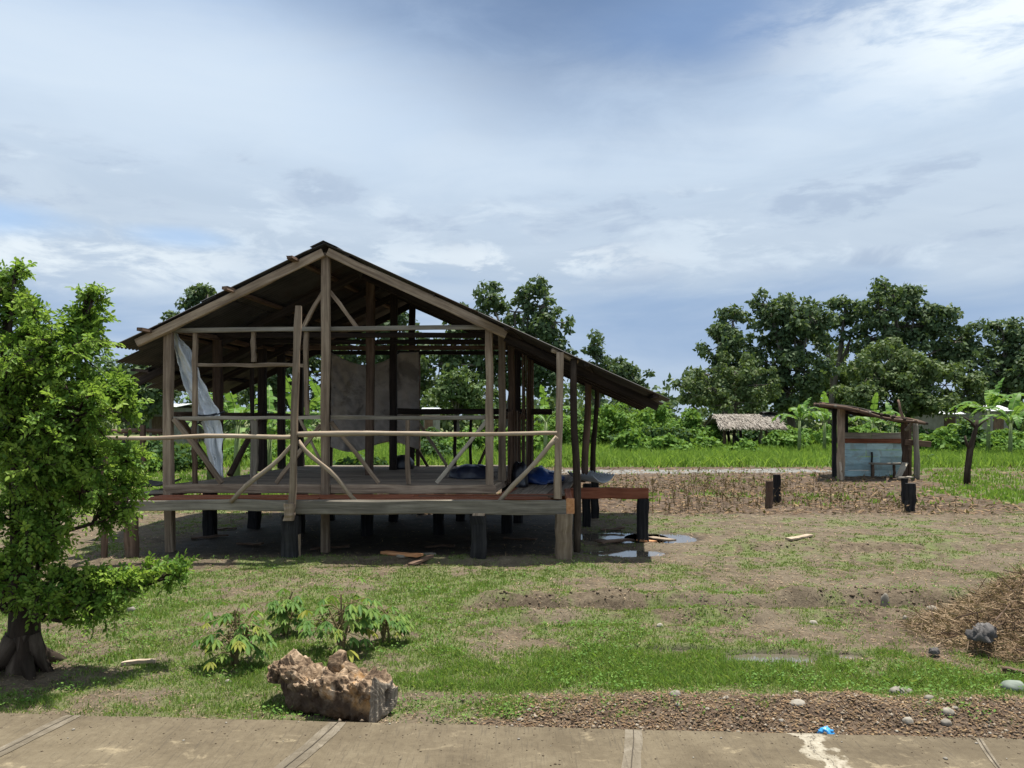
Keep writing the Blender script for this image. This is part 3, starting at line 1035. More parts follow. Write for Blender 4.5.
# rear wall framing
for px, y0, mt, wd in ((330, 345, 'dark', .09), (455, 418, 'dark', .06), (471, 418, 'dark', .05), (418, 350, 'brown', .07), (300, 350, 'dark', .1)):
    a = at(px, 466, 14.1); b = at(px, y0, 14.1)
    hp('stud', mt, bm((a.x, 14.12, .86), (b.x, 14.12, b.z), wd, .07))
for (x0, y0, x1, y1, mt) in ((418, 422, 447, 466, 'pale'), (411, 434, 428, 467, 'brown'), (498, 428, 478, 467, 'brown')):
    hp('brace', mt, bm(at(x0, y0, 14.0), at(x1, y1, 14.0), .06, .05))
hp('rail', 'brown', bm(at(300, 417, 14.16), at(532, 417, 14.16), .05, .06))
hp('rail', 'dark', bm(at(390, 411.5, 13.5), at(552, 411.5, 13.6), .08, .10))
hp('rail', 'grey', bm(H(UR - .03, 1.0, 1.80), H(UR - .03, 4.0, 1.80), .05, .06))
# plank wall on the right side
k = 0
v = .95
while v < 4.1:
    wd = random.uniform(.13, .19)
    mt = random.choice(['brown', 'floor', 'brown'])
    if v > 2.3:
        b = MB().beam(H(UR + .085, v, .83), H(UR + .085, v, 3.0 + random.uniform(-.08, .02)), wd, .022, up=(1, 0, 0), jit=.002)
        b = MB().beam(H(UR + .085, v, .83), H(UR + .085 + random.uniform(-.01, .01), v, 3.0 + random.uniform(-.1, .02)), .022, wd, up=(0, 1, 0), jit=.002)
    else:
        b = MB().beam(H(UR + .085, v, .80), H(UR + .085, v, 1.85 + random.uniform(-.06, .03)), .022, wd, up=(0, 1, 0), jit=.002)
    b.build('wall_plank', M[mt], house)
    v += wd + random.uniform(.004, .05)
hp('post', 'brown', bm(H(UR + .04, 4.1, .86), H(UR + .04, 4.1, 2.98), .11, .10))
hp('post', 'dark', bm(H(UR + .0, 2.6, .86), H(UR + .0, 2.6, 2.98), .10, .10))
hp('rail', 'brown', bm(H(UR, .1, 2.97), H(UR, 4.1, 2.97), .07, .08))

# ---- roof
roof_front = -.38


def roof_beam(name, mat, u0, v0, u1, v1, wd, ht, dz, **k):
    hp(name, mat, bm(H(u0, v0, roof_z(u0) + dz), H(u1, v1, roof_z(u1) + dz), wd, ht, **k))


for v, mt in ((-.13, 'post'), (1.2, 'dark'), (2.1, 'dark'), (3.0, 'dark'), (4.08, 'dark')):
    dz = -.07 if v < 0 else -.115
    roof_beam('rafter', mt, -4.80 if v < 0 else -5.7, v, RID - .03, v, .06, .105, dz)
    roof_beam('rafter', mt, RID + .03, v, -.05 if v < 0 else 1.8, v, .06, .105, dz)
roof_beam('rafter', 'dark', -.1, .06, 1.9, .06, .05, .10, -.115)
for u, vf in ((-5.5, .9), (-4.62, -.36), (-3.55, -.36), (-2.74, -.36), (-2.1, -.16), (-1.0, -.16), (.0, -.45), (1.0, -.45), (1.85, -.45)):
    hp('purlin', 'brown' if vf in (-.36,) else 'dark', bm(H(u, vf, roof_z(u) - .012), H(u, 4.45, roof_z(u) - .03), .075, .04))


def sheet(u0, u1, v0, v1, dz, tilt=0.0):
    """one corrugated sheet: the waves run down the slope"""
    nv = int((v1 - v0) / .0125)
    nu = 6
    sag = random.uniform(.0, .012); ph = random.uniform(0, 6)
    t = random.uniform(-.012, .012)

    def fn(a, b):
        u = u0 + (u1 - u0) * a
        v = v0 + (v1 - v0) * b
        z = roof_z(u) + dz + .011 * math.sin(2 * math.pi * v / .076 + ph) - sag * math.sin(math.pi * a) + t * b + tilt * a
        return H(u, v, z + .012)
    m = MB().grid(fn, nu, nv)
    m.g = [(u * .6 + ph, v_, z_) for (u, v_, z_) in m.g]
    return m.build('roof_sheet', M['tin'], house, True, solid=.004)


strips = [-.20, .42, 1.24, 2.04, 2.86, 3.66, 4.46]
lowl = [-5.09, -5.42, -5.85, -6.0, -6.02, -6.0]
lowr = [2.02, 1.97, 2.04, 1.98, 2.05, 2.0]
for i in range(6):
    v0, v1 = strips[i] - (.03 if i else 0), strips[i + 1] + .03
    dz = .006 * (i % 2)
    sheet(RID + .02, -3.95, v0, v1, .022 + dz)
    sheet(-3.75, lowl[i], v0 + random.uniform(-.02, .02) * (i > 0), v1, .006 + dz)
    sheet(RID - .02, -.15, v0, v1, .024 + dz)
    sheet(-.35, lowr[i], v0 + random.uniform(-.02, .02) * (i > 0) - (.30 if i == 0 else 0), v1, .006 + dz)
# ridge cap of bent sheet
b = MB()
b.grid(lambda a, t: H(RID + (a - .5) * .34, -.21 + 4.70 * t, roof_z(RID + (a - .5) * .34) + .052 + .003 * math.sin(40 * t)), 4, 24)
b.build('ridge_cap', M['tin'], house, True, solid=.004)
# loose sheet lying on the right eave
b = MB()
b.grid(lambda a, t: H(1.15 + .85 * a, 3.2 + .75 * t, roof_z(1.15 + .85 * a) + .09 + .05 * a + .011 * math.sin(2 * math.pi * t * .75 / .076)), 4, 50)
b.build('roof_sheet', M['tin'], house, True, solid=.004)

# ------------------------------------------------------------------ cloths and things on the deck


def wrinkle(p, amp, sc, seed):
    n = fbm(np.array([p[0] * sc, p[1] * sc, p[2] * sc]), 4, seed) - .5
    return amp * float(n)


# silver tarp hanging from the front left post
Le = [(172.4, 330), (175.5, 357), (183, 383), (192, 401), (196, 414), (203, 430), (208, 456), (215, 477)]
Ri = [(175.5, 331), (191, 352), (204, 383), (214.5, 404), (219, 413), (222, 430), (223.5, 456), (224, 478)]


def interp(L, t):
    s = t * (len(L) - 1); i = min(int(s), len(L) - 2); f = s - i
    return (L[i][0] + (L[i + 1][0] - L[i][0]) * f, L[i][1] + (L[i + 1][1] - L[i][1]) * f)


def tarp_fn(a, b):
    l, r = interp(Le, a), interp(Ri, a)
    x = l[0] + (r[0] - l[0]) * b; y = l[1] + (r[1] - l[1]) * b
    wid = (r[0] - l[0]) / 76.9
    D = 10.17 + .06 * math.sin(b * 9 + a * 3) * min(1, wid / .2) + .02 * math.sin(b * 21 - a * 7) + .05 * math.sin(a * 5)
    p = at(x, y, D)
    p.y += wrinkle((p.x, p.z, b), .16, 6.0, 3) + wrinkle((p.x, p.z, a), .06, 19.0, 4)
    p.x += wrinkle((p.z, b, 2.), .05, 8.0, 6)
    return p


t_ = MB().grid(tarp_fn, 46, 22)
silver = t_.build('hanging_tarp', M['silver'], None, True, solid=.006)
tag(silver, 'silver grey plastic tarp hanging twisted from the front left corner post of the timber house', 'tarp')
p = tarp_fn(.60, .5)
b = MB()
b.tube([tarp_fn(.575, -.06) + Vector((0, -.06, 0)), tarp_fn(.59, .3) + Vector((0, -.09, .0)), tarp_fn(.60, .7) + Vector((0, -.09, .02)), tarp_fn(.55, 1.3) + Vector((0, -.03, .0))], .011, .011, 6)
b.tube([tarp_fn(.66, -.06) + Vector((0, -.06, 0)), tarp_fn(.62, .4) + Vector((0, -.1, .0)), tarp_fn(.56, 1.2) + Vector((0, -.05, .0))], .009, .009, 6)
b.build('tie_rope', M['rope'], silver)

# dark patched sheet across the back wall


def back_fn(a, b):
    topy = 352 + 13 * math.sin(min(1, b * 1.25) * math.pi) if b < .8 else 352 + 4 * (1 - b)
    x = 331 + 88 * b
    y = topy + (447 - topy + 5 * math.sin(b * 7)) * a
    D = 13.88 + .05 * math.sin(b * 17 + a * 2) + .04 * math.sin(a * 9 + b * 5)
    p = at(x, y, D)
    p.y += wrinkle(p, .22, 2.6, 5) + wrinkle((p.x + p.z * .6, p.z * .3, 0.), .14, 6.5, 15)
    return p


bs = MB().grid(back_fn, 40, 46).build('backwall_sheet', M['black_tarp'], None, True, solid=.006)
tag(bs, 'large dark grey sacking sheet hung across the back wall of the timber house', 'sheet')


def lump(name, mat, c, rx, ry, rz, seed, amp=.35, nseg=26, nrow=14, flat=.15, parent=None, sc=2.2):
    V, Fc = [], []
    pts = []
    for i in range(nrow + 1):
        ph = math.pi * i / nrow
        for j in range(nseg):
            th = 2 * math.pi * j / nseg
            pts.append((math.sin(ph) * math.cos(th), math.sin(ph) * math.sin(th), math.cos(ph)))
    P = np.array(pts)
    r = 1 + amp * 2.4 * (fbm(P * sc + seed * 7.3, 4, seed) - .5)
    P = P * r[:, None]
    P[:, 2] = np.maximum(P[:, 2], -flat)
    P = P * np.array([rx, ry, rz]) + np.array(c) + np.array([0, 0, flat * rz])
    for i in range(nrow):
        for j in range(nseg):
            a = i * nseg + j; b2 = i * nseg + (j + 1) % nseg
            Fc.append((a, a + nseg, b2 + nseg, b2))
    return link_mesh(name, P, Fc, M[mat], parent, None, True)


o = lump('bundle', 'navy_plastic', (hf(471, 0, 1.1).x, 11.25, FZ + .0), .32, .28, .17, 3, .25)
tag(o, 'dark navy plastic bundle lying on the plank floor behind the right front post', 'bundle')
o = lump('plastic_sheet_heap', 'blue_tarp', (at(537, 0, 12.0).x, 12.0, VZ), .36, .55, .20, 9, .5)
tag(o, 'crumpled dark blue plastic sheet heaped on the right hand side deck beside the plank wall', 'tarp')
o = lump('plastic_bag', 'black_plastic', (at(519, 0, 11.1).x, 11.15, VZ), .12, .14, .32, 12, .35)
tag(o, 'small black plastic bag leaning at the foot of the plank wall', 'bag')
o = lump('basin', 'black_plastic', (at(402, 0, 13.3).x, 13.3, FZ), .22, .22, .22, 15, .15)
tag(o, 'black rounded tub on the plank floor below the hanging sacking sheet', 'tub')

# grey sheets of tin on the decks


def tin_scrap(c, lx, ly, rz, label, mat='tin', curl=.05):
    cs, sn = math.cos(rz), math.sin(rz)
    b = MB()

    def fn(a, t):
        x = (a - .5) * lx; y = (t - .5) * ly
        z = .02 + .011 * math.sin(2 * math.pi * y / .076) + curl * (2 * a - 1) ** 2 + .04 * max(0, t - .6)
        return Vector((c[0] + cs * x - sn * y, c[1] + sn * x + cs * y, c[2] + z))
    b.grid(fn, 8, int(ly / .0125))
    o = b.build('tin_sheet', M[mat], None, True, solid=.004)
    return tag(o, label, 'sheet')


tin_scrap((at(157, 0, 10.75).x, 10.75, VZ + .04), .5, .55, .1, 'grey corrugated tin sheet lying on the left end of the deck outside the corner post', 'tin_white' if False else 'tin')
tin_scrap((at(591, 0, 11.9).x, 11.9, VZ + .0), .42, .7, .5, 'bent pale tin sheet on the far right end of the deck by round posts', 'tin_white', .12)


# ------------------------------------------------------------------ planks, stakes
def ground_plank(px0, py0, px1, py1, wd, mat, label, lift=.02, cat='plank'):
    a, b = onground(px0, py0), onground(px1, py1)
    a.z = gz(a.x, a.y) + lift; b.z = gz(b.x, b.y) + lift
    m = MB().beam(a, b, wd, .028, jit=.003)
    o = m.build('plank', M[mat])
    return tag(o, label, cat, 'loose planks on the ground')


ground_plank(384, 556.5, 420, 562, .12, 'orange', 'short fresh orange plank on the grass in front of the deck', .05)
ground_plank(398, 561, 434, 557, .10, 'grey', 'grey weathered plank lying across the orange one in front of the deck', .02)
ground_plank(410, 565, 432, 561, .08, 'brown', 'small brown plank under the grey plank in front of the deck', .015)
ground_plank(788, 541.5, 810, 538, .10, 'pale', 'single pale plank lying alone in the bare yard right of the house', .03)
ground_plank(649, 537, 673, 541.5, .13, 'pale', 'pale plank beside the puddle at the foot of the outermost charred stilt', .05)
ground_plank(640, 542, 653, 540, .15, 'orange', 'short orange offcut at the foot of the outermost charred stilt', .03)
ground_plank(596, 538, 622, 541, .12, 'brown', 'dark wet plank half sunk in the mud below the red beam', .02)
ground_plank(600, 546, 632, 541, .10, 'brown', 'second dark plank in the mud crossing the wet one below the red beam', .045)
ground_plank(122, 663.5, 156, 662.5, .03, 'pale', 'thin pale stick on the grass right of the leafy tree trunk', .015, 'stick')
ground_plank(1004, 671, 1032, 678, .05, 'brown', 'short brown stick on the grass below the straw heap', .03, 'stick')


def stake(px, py, top, wd, mat, label, lean=0.0, group='stump posts in the burnt field'):
    g = onground(px, py)
    z = gz(g.x, g.y)
    D = g.y
    h = (py - top) / F * D
    m = MB().beam((g.x, g.y, z - .1), (g.x + lean, g.y, z + h), wd, wd * .9, jit=.008, seg=6)
    o = m.build('stump_post', M[mat])
    return tag(o, label, 'post', group)


stake(769.5, 508, 481, .12, 'brown', 'short brown stump post left of the taller charred one in the burnt field')
stake(777, 503, 475, .13, 'burnt', 'charred black stump post right behind the short brown one in the burnt field')
stake(904, 505, 478, .10, 'burnt', 'flat topped dark stump post carrying a small board near the open shed', .01)
stake(910, 511, 483, .15, 'burnt', 'thick charred stump post nearest the viewer in front of the open shed')
g = onground(904, 505); 
m = MB().beam((g.x - .14, g.y, .545), (g.x + .16, g.y, .555), .12, .03)
tag(m.build('cap_board', M['grey']), 'small flat board resting on the dark stump post by the shed', 'board')


# ------------------------------------------------------------------ open shed
def build_shed():
    D = 22.6
    r = empty('open_shed', (at(870, 0, D).x, D, 0), 'small open shed of rough posts with a flat pole roof and faded blue board wall', 'shed')

    def pt(px, py, d=0.0):
        return at(px, py, D + d)

    def part(name, mat, m, smooth=False):
        return m.build(name, M[mat], r, smooth)
    g = lambda px, d=0: (pt(px, 0, d).x, D + d, -.08)
    part('post', 'post', MB().beam(g(841, -.6), pt(841, 406, -.6), .17, .15, jit=.01, seg=8))
    part('post', 'burnt', MB().beam(g(834.5, .0), pt(834.5, 407, .0), .12, .12, jit=.01))
    part('post', 'brown', MB().beam(g(904.5, -.3), pt(904, 424, -.3), .13, .12, jit=.012, seg=8))
    part('post', 'grey', MB().pole(g(916.5, -.6), pt(915.5, 420, -.6), .085, .07, crook=.03), True)
    part('post', 'brown', MB().pole(g(909, .9), pt(909, 424, .9), .08, .07))
    part('post', 'burnt', MB().pole(g(846, 1.4), pt(846, 409, 1.4), .07, .06))
    part('post', 'brown', MB().beam(g(909.5, .1), pt(909.5, 449, .1), .09, .09))
    part('prop', 'pale', MB().beam(g(842.5, -1.0), pt(840, 462, -.75), .06, .05))
    # roof of poles and bark slabs sloping down to the right
    for d in (-1.1, -.6, .2, 1.0, 1.8):
        part('roof_pole', random.choice(['brown', 'bark', 'dark']), MB().pole(pt(815 + random.uniform(-3, 9), 404.0 + random.uniform(-1, 1.0), d), pt(922 + random.uniform(-4, 6), 423.5 + random.uniform(-1, 1), d), .055, .04, n=14, crook=.05), True)
    for k in range(9):
        px = 824 + k * 11.5
        y = 404.5 + (px - 820) * .186
        part('roof_slat', random.choice(['brown', 'grey', 'bark']), MB().pole(pt(px, y - 1.2, -1.2 + random.uniform(-.2, .2)), pt(px, y - 1.2, 2.0), .04, .03, crook=.04), True)
    m = MB()
    m.grid(lambda a, t: pt(824 + 66 * a, 402.4 + 12.4 * a - .5 * math.sin(20 * a), -1.0 + 2.6 * t) + Vector((0, 0, -.02 + .02 * math.sin(7 * t + 9 * a))), 16, 10)
    part('roof_cover', 'bark', m).modifiers.new('thickness', 'SOLIDIFY').thickness = .025
    part('roof_rag', 'tin_white', MB().grid(lambda a, t: pt(893 + 15 * a, 417.2 + 3 * a, -.9 + .8 * t) + Vector((0, 0, .02 * math.sin(9 * a))), 6, 4))
    # wall of faded boards at the back
    wl = None
    rows = [(432.5, 438.6, 'grey'), (443, 449.7, 'bluewood'), (449.9, 456.3, 'bluewood'), (456.5, 463.3, 'bluewood'), (463.5, 470.3, 'bluewood'), (470.5, 478, 'bluewood')]
    for i, (y0, y1, mt) in enumerate(rows):
        cutp = [871, 893, 866, 880, 872, 890][i]
        z0 = pt(0, y1, .5).z; z1 = pt(0, y0, .5).z
        for (xa, xb) in ((845, cutp - .3), (cutp + .3, 906.5)):
            part('wall_board', mt, MB().beam((pt(xa, 0, .5).x, D + .5 + random.uniform(-.01, .01), (z0 + z1) / 2), (pt(xb, 0, .5).x, D + .5, (z0 + z1) / 2), .025, z1 - z0, jit=.003))
    part('wall_board', 'red', MB().beam((pt(845, 0, .4).x, D + .46, pt(0, 440.5, .46).z), (pt(906, 0, .4).x, D + .46, pt(0, 440.8, .46).z), .03, .13))
    part('rail', 'brown', MB().beam(pt(905, 442, -.45), pt(931, 444.5, -.45), .04, .16))
    part('stud', 'dark', MB().beam((pt(872, 0, .44).x, D + .44, .02), (pt(872, 0, .44).x, D + .44, pt(0, 452, .44).z), .05, .03))
    part('bench_seat', 'grey', MB().beam(pt(871, 463.5, .0), pt(905, 463.5, .0), .32, .05))
    for px in (873, 894):
        part('bench_leg', 'brown', MB().beam((pt(px, 0, -.05).x, D - .05, -.05), (pt(px, 0, -.05).x, D - .05, pt(0, 464.5, 0).z), .06, .06))
    part('lean_board', 'grey', MB().beam(pt(905, 463, -.6), pt(898, 477, -1.1), .16, .03))
    m = MB().pole(pt(905.5, 430, -.35), pt(915, 421, -.6), .05, .05)
    part('brace', 'grey', m)
    m = MB().pole(pt(906, 424, -.35), pt(898, 400, -.1), .05, .03, crook=.05)
    part('forked_branch', 'brown', m, True)


build_shed()


# ------------------------------------------------------------------ thatched shelter with a hammock
def build_thatch():
    D = 46.0
    c = at(745, 0, D)
    r = empty('thatched_shelter', (c.x, D, 0), 'low thatched shelter on thin posts standing in tall grass before the dark trees', 'shelter')

    def pt(px, py, d=0.0): return at(px, py, D + d)
    for px, d, mt in ((724, -1, 'brown'), (741, 1.2, 'dark'), (762, -1, 'grey'), (767, .4, 'brown'), (729, 1, 'dark'), (735, -1.1, 'dark')):
        m = MB().pole((pt(px, 0, d).x, D + d, -.1), (pt(px, 0, d).x + random.uniform(-.1, .1), D + d, 1.75), .10, .08, crook=.04)
        m.build('post', M[mt], r, True)
    MB().pole(pt(733, 432, -1.2), pt(741, 448, -1.0), .07, .06).build('brace', M['dark'], r)
    # thatch: two slopes of overlapping frond bundles
    x0, x1 = pt(713, 0).x, pt(772, 0).x
    zr, ze = 2.08, 1.36
    b = MB()
    b.grid(lambda a, t: Vector((x0 + (x1 - x0) * a + .25 * (abs(2 * t - 1) - .5) * (1 if a > .5 else -1), D + (t - .5) * 4.2,
                                zr - .12 - (zr - ze) * abs(2 * t - 1) ** 1.1 + .10 * (fbm(np.array([a * 9, t * 7, 3.]), 3, 2) - .5))), 24, 16)
    core = b.build('thatch_roof', M['thatch'], r)
    core.modifiers.new('thickness', 'SOLIDIFY').thickness = .12
    n = 9000
    a = rng.uniform(-.02, 1.02, n); t = rng.uniform(0, 1, n)
    s = np.sign(t - .5)
    C = np.stack([x0 + (x1 - x0) * a, D + (t - .5) * 4.1, zr - .06 - (zr - ze) * np.abs(2 * t - 1) ** 1.1 + rng.uniform(0, .08, n)], -1)
    Dd = np.stack([rng.normal(0, .25, n), s, np.full(n, -.42) + rng.normal(0, .12, n)], -1)
    N = np.stack([rng.normal(0, .3, n), s * .3, np.ones(n)], -1)
    V, Fq = leaf_quads(C, Dd, N, rng.uniform(.3, .6, n), rng.uniform(.03, .07, n))
    fr = link_mesh('thatch_fronds', V, Fq, M['thatch'], core); fr['kind'] = 'stuff'
    # ragged grey sheet on the ridge
    o = MB().grid(lambda p, q: Vector((pt(760 + 14 * p, 0).x, D - .6 + 1.2 * q, zr + .02 + .10 * math.sin(3 * p + 5 * q))), 8, 6).build('ridge_sheet', M['burnt'], r)
    o.modifiers.new('thickness', 'SOLIDIFY').thickness = .03
    # hammock slung below
    h = MB()
    p0, p1 = pt(731, 433, -1.2), pt(760, 435, -1.0)

    def hf_(a, t):
        q = p0.lerp(p1, a)
        sagz = -1.0 * (1 - (2 * a - 1) ** 2)
        wd = .42 * math.sin(math.pi * a) ** .7
        return q + Vector((0, (t - .5) * wd * 1.6, sagz * .72 + .25 * abs(2 * t - 1) ** 2 * math.sin(math.pi * a)))
    h.grid(hf_, 20, 8)
    o = h.build('hammock', M['burnt'], None, True, solid=.03)
    tag(o, 'dark hammock slung between the posts under the thatched roof', 'hammock')


build_thatch()


# ------------------------------------------------------------------ far buildings (only roofs and pale walls show)
def hut(name, px, base, D, wpx, hpx, roofmat, label, slope=.35, depth=4.0):
    c = at(px, 0, D)
    r = empty(name, (c.x, D, 0), label, 'house')
    wd = wpx / F * D; h = CH - (base - HY) / F * D      # eave height
    rise = hpx / F * D
    m = MB()
    V = [(c.x - wd / 2, D - depth / 2, -.1), (c.x + wd / 2, D - depth / 2, -.1), (c.x + wd / 2, D + depth / 2, -.1), (c.x - wd / 2, D + depth / 2, -.1)]
    V += [(x, y, h) for (x, y, z) in V]
    m.add([Vector(v) for v in V], [(0, 1, 5, 4), (1, 2, 6, 5), (2, 3, 7, 6), (3, 0, 4, 7)], V)
    m.build('wall', M['limewall'], r)
    e = .35
    m = MB()
    m.grid(lambda a, t: Vector((c.x - wd / 2 - e + (wd + 2 * e) * a, D - depth / 2 - e + (depth + 2 * e) * t, h + .03 + rise * (1 - abs(2 * t - 1)) + .012 * math.sin(60 * a))), 30, 6)
    o = m.build('roof', M[roofmat], r)
    o.modifiers.new('thickness', 'SOLIDIFY').thickness = .04
    m = MB().beam((c.x - .1, D - depth / 2 - .02, 0), (c.x - .1, D - depth / 2 - .02, min(h - .1, 1.9)), .8, .04)
    m.build('door', M['brown'], r)
    return r


hut('tin_roofed_house', 936, 414.5, 58, 15, 6, 'tin_white', 'far house with a small white tin roof just right of the open shed')
hut('tin_roofed_house', 984, 411.5, 62, 16, 7, 'tin_white', 'far house with white tin roof half hidden by banana plants at the right edge')
hut('tin_roofed_house', 357, 411, 55, 22, 8, 'tin_red', 'far house with faded red tin roof seen between the bare studs of the frame')
hut('tin_roofed_house', 432, 411, 75, 12, 3, 'tin_white', 'far low white house seen just right of the hanging sacking sheet')
hut('tin_roofed_house', 176, 408, 46, 22, 4, 'tin_white', 'far house with pale tin roof behind the leafy tree on the left')


# ------------------------------------------------------------------ trees
def puff_leaves(centres, radii, per, L, up=.35, flat=.75):
    """leaf clumps: shells of leaves round each centre"""
    cs, ds, ns = [], [], []
    for c, r, n in zip(centres, radii, per):
        d = rdir(n)
        rad = r * rng.uniform(.45, 1.0, n) ** .6
        P = d * rad[:, None]
        P[:, 2] *= flat
        cs.append(c + P)
        N = unit(d * .8 + rdir(n) * .8 + np.array([0, 0, up]))
        ds.append(unit(np.cross(N, rdir(n)) + np.array([0, 0, -.25])))
        ns.append(N)
    C = np.concatenate(cs); Dd = np.concatenate(ds); N = np.concatenate(ns)
    n = len(C)
    ll = L * rng.uniform(.7, 1.3, n)
    return leaf_quads(C, Dd, N, ll, ll * rng.uniform(.5, .75, n))


def far_tree(label, D, trunk_px, blobs, mat='leaf_big', L=.42, dens=1.0, clump=.75, group=None, limbs=True, name='broadleaf_tree', gap=.0):
    """blobs: crown masses as (px, py, rx, ry) seen from the road, turned into balls of foliage at the tree's own distance"""
    base = Vector(((trunk_px - 512) / F * D, D, 0))
    r = empty(name, base, label, 'tree', group)
    cen, rad, per = [], [], []
    limb = MB()
    top = None
    B = []
    for (px, py, rx, ry) in blobs:
        dd = random.uniform(-1, 1) * rx / F * D * .7
        c = np.array(at(px, py, D + dd)); c = c.copy()
        B.append((c, rx / F * D, ry / F * D))
    B.sort(key=lambda b: -b[0][2])
    top = B[0][0]
    tp = [base + Vector((0, 0, -.2)), base.lerp(Vector(top), .3) + Vector((random.uniform(-.3, .3), 0, 0)), base.lerp(Vector(top), .6) + Vector((random.uniform(-.4, .4), 0, 0)), Vector(top)]
    Ht = top[2]
    tr = .024 * Ht + .06
    trunk = MB().tube(tp, tr, tr * .25, 9, .05, .05)
    trunk.build('trunk', M['limb'], r, True)
    for (c, rx, ry) in B:
        vol = rx * rx * ry
        k = max(6, int(5.0 * dens * (rx * rx * ry) ** (2 / 3.) / clump ** 2))
        d = rdir(k)
        q = rng.uniform(.35, 1, k) ** .45
        n = fbm(d * 1.7 + c * .11, 2, 5)
        P = c + d * (q * (.58 + .85 * n))[:, None] * np.array([rx, rx * .9, ry])
        keep = rng.random(k) > gap + .08
        P = P[keep]
        for p in P:
            rr = clump * random.uniform(.35, 1.1)
            cen.append(p); rad.append(rr); per.append(max(10, int(30 * (rr / L) ** 1.6)))
        if limbs:
            s = tp[1].lerp(tp[2], random.uniform(0, 1))
            e = Vector(c)
            mid = s.lerp(e, .5) + Vector((random.uniform(-.4, .4), random.uniform(-.4, .4), -.25))
            limb.tube([s, mid, e], tr * .42, tr * .16, 6)
            for p in P[::max(1, len(P) // 7)]:
                limb.tube([e, e.lerp(Vector(p), .55) + Vector((0, 0, -.1)), Vector(p)], tr * .16, tr * .05, 5)
    if limbs:
        limb.build('limbs', M['limb'], r, True)
    V, Fq = puff_leaves(cen, rad, per, L)
    link_mesh('crown', V, Fq, M[mat], r)
    return r


GT = 'big trees beyond the field'
far_tree('tall narrow dark tree just right of the house eave, leftmost of the big trees', 66, 722,
         [(733, 322, 13, 14), (720, 345, 20, 20), (735, 352, 20, 22), (703, 372, 20, 22), (728, 385, 28, 22), (690, 388, 16, 16), (748, 378, 16, 20)], group=GT, gap=.10)
far_tree('tall dense dark green tree above the thatched shelter', 64, 795,
         [(768, 304, 17, 13), (795, 310, 22, 16), (812, 318, 20, 16), (776, 330, 24, 18), (803, 342, 26, 20), (775, 362, 26, 20), (805, 372, 26, 22), (788, 392, 28, 18), (765, 388, 18, 18)], group=GT)
far_tree('slender tree with a bare forked stem and two high tufts between the two tallest trees', 70, 822,
         [(845, 308, 15, 11), (858, 316, 14, 12), (826, 322, 12, 12), (850, 340, 12, 10), (824, 340, 9, 7)], group=GT, gap=.2)
far_tree('tallest broad dark tree rising over the rounded olive tree on the right', 68, 905,
         [(893, 292, 20, 15), (915, 302, 20, 15), (880, 310, 20, 15), (938, 320, 22, 17), (905, 326, 26, 17), (870, 338, 22, 18), (955, 342, 22, 20), (925, 350, 28, 20), (970, 360, 15, 20), (890, 360, 30, 20)], group=GT)
far_tree('dark tree at the right edge of the photo behind the banana plants', 66, 1006,
         [(1003, 332, 17, 13), (1008, 350, 22, 18), (992, 368, 22, 20), (1022, 372, 24, 24), (1005, 392, 28, 18), (1040, 352, 22, 22)], group=GT)
far_tree('rounded olive green tree with a low broad crown right behind the open shed', 52, 912,
         [(890, 362, 30, 20), (868, 378, 24, 22), (915, 378, 32, 24), (945, 385, 30, 22), (890, 395, 36, 20), (965, 392, 20, 18), (860, 398, 20, 15), (925, 402, 28, 13)], 'leaf_olive', L=.30, clump=.6, group=GT, dens=1.0)
far_tree('low olive tree with pale bare branches above the thatched shelter roof', 54, 740,
         [(735, 372, 24, 18), (712, 388, 24, 18), (755, 385, 20, 20), (735, 402, 30, 13), (765, 396, 12, 12), (695, 396, 16, 14)], 'leaf_olive', L=.28, clump=.5, group=GT, gap=.25, dens=.9)
far_tree('pale green tree filling the gap between the two tallest trees', 74, 835,
         [(835, 372, 18, 20), (848, 390, 18, 18), (828, 395, 18, 16), (838, 352, 10, 9)], 'leaf_mid', L=.32, clump=.6, group=GT)
GH = 'trees behind the timber house'
far_tree('tall ragged dark tree rising behind the right roof slope of the house', 50, 500,
         [(530, 290, 15, 12), (490, 298, 15, 14), (545, 305, 15, 14), (515, 312, 18, 15), (470, 318, 18, 14), (555, 322, 18, 14), (495, 335, 24, 18), (535, 342, 26, 18), (455, 345, 20, 16), (520, 368, 26, 20), (548, 376, 20, 18), (480, 362, 24, 18), (565, 348, 11, 10), (440, 365, 16, 18)], group=GH, gap=.1, L=.36, clump=.6)
far_tree('rounded mid green tree seen through the right bay of the house frame', 44, 462,
         [(462, 380, 20, 13), (450, 394, 22, 14), (478, 394, 20, 15), (466, 402, 24, 11)], 'leaf_mid', L=.26, clump=.5, group=GH)
far_tree('small tree with a thin tuft on top past the right roof slope', 56, 598,
         [(594, 345, 9, 9), (598, 356, 9, 9), (615, 370, 16, 11), (632, 374, 16, 12), (600, 380, 20, 16), (628, 390, 20, 13), (585, 366, 9, 10)], group=GH, L=.32, clump=.55)
far_tree('small dark tree whose round top shows above the left roof slope', 48, 200,
         [(196, 292, 13, 8), (207, 290, 10, 7), (187, 300, 10, 7), (180, 318, 16, 10), (205, 318, 22, 14), (195, 345, 26, 22), (215, 370, 24, 22)], group=GH, L=.34, clump=.5)
far_tree('dark tree seen through the middle bay of the house frame', 52, 372,
         [(372, 318, 20, 14), (400, 330, 22, 18), (350, 345, 26, 20), (385, 360, 26, 20), (420, 355, 18, 18), (415, 385, 20, 18), (380, 390, 24, 16)], group=GH, L=.36, clump=.6)
far_tree('dark tree seen through the left bay of the house frame', 50, 300,
         [(300, 350, 24, 16), (280, 372, 22, 18), (315, 375, 24, 20), (265, 392, 20, 14), (300, 396, 24, 14)], group=GH, L=.36, clump=.6)
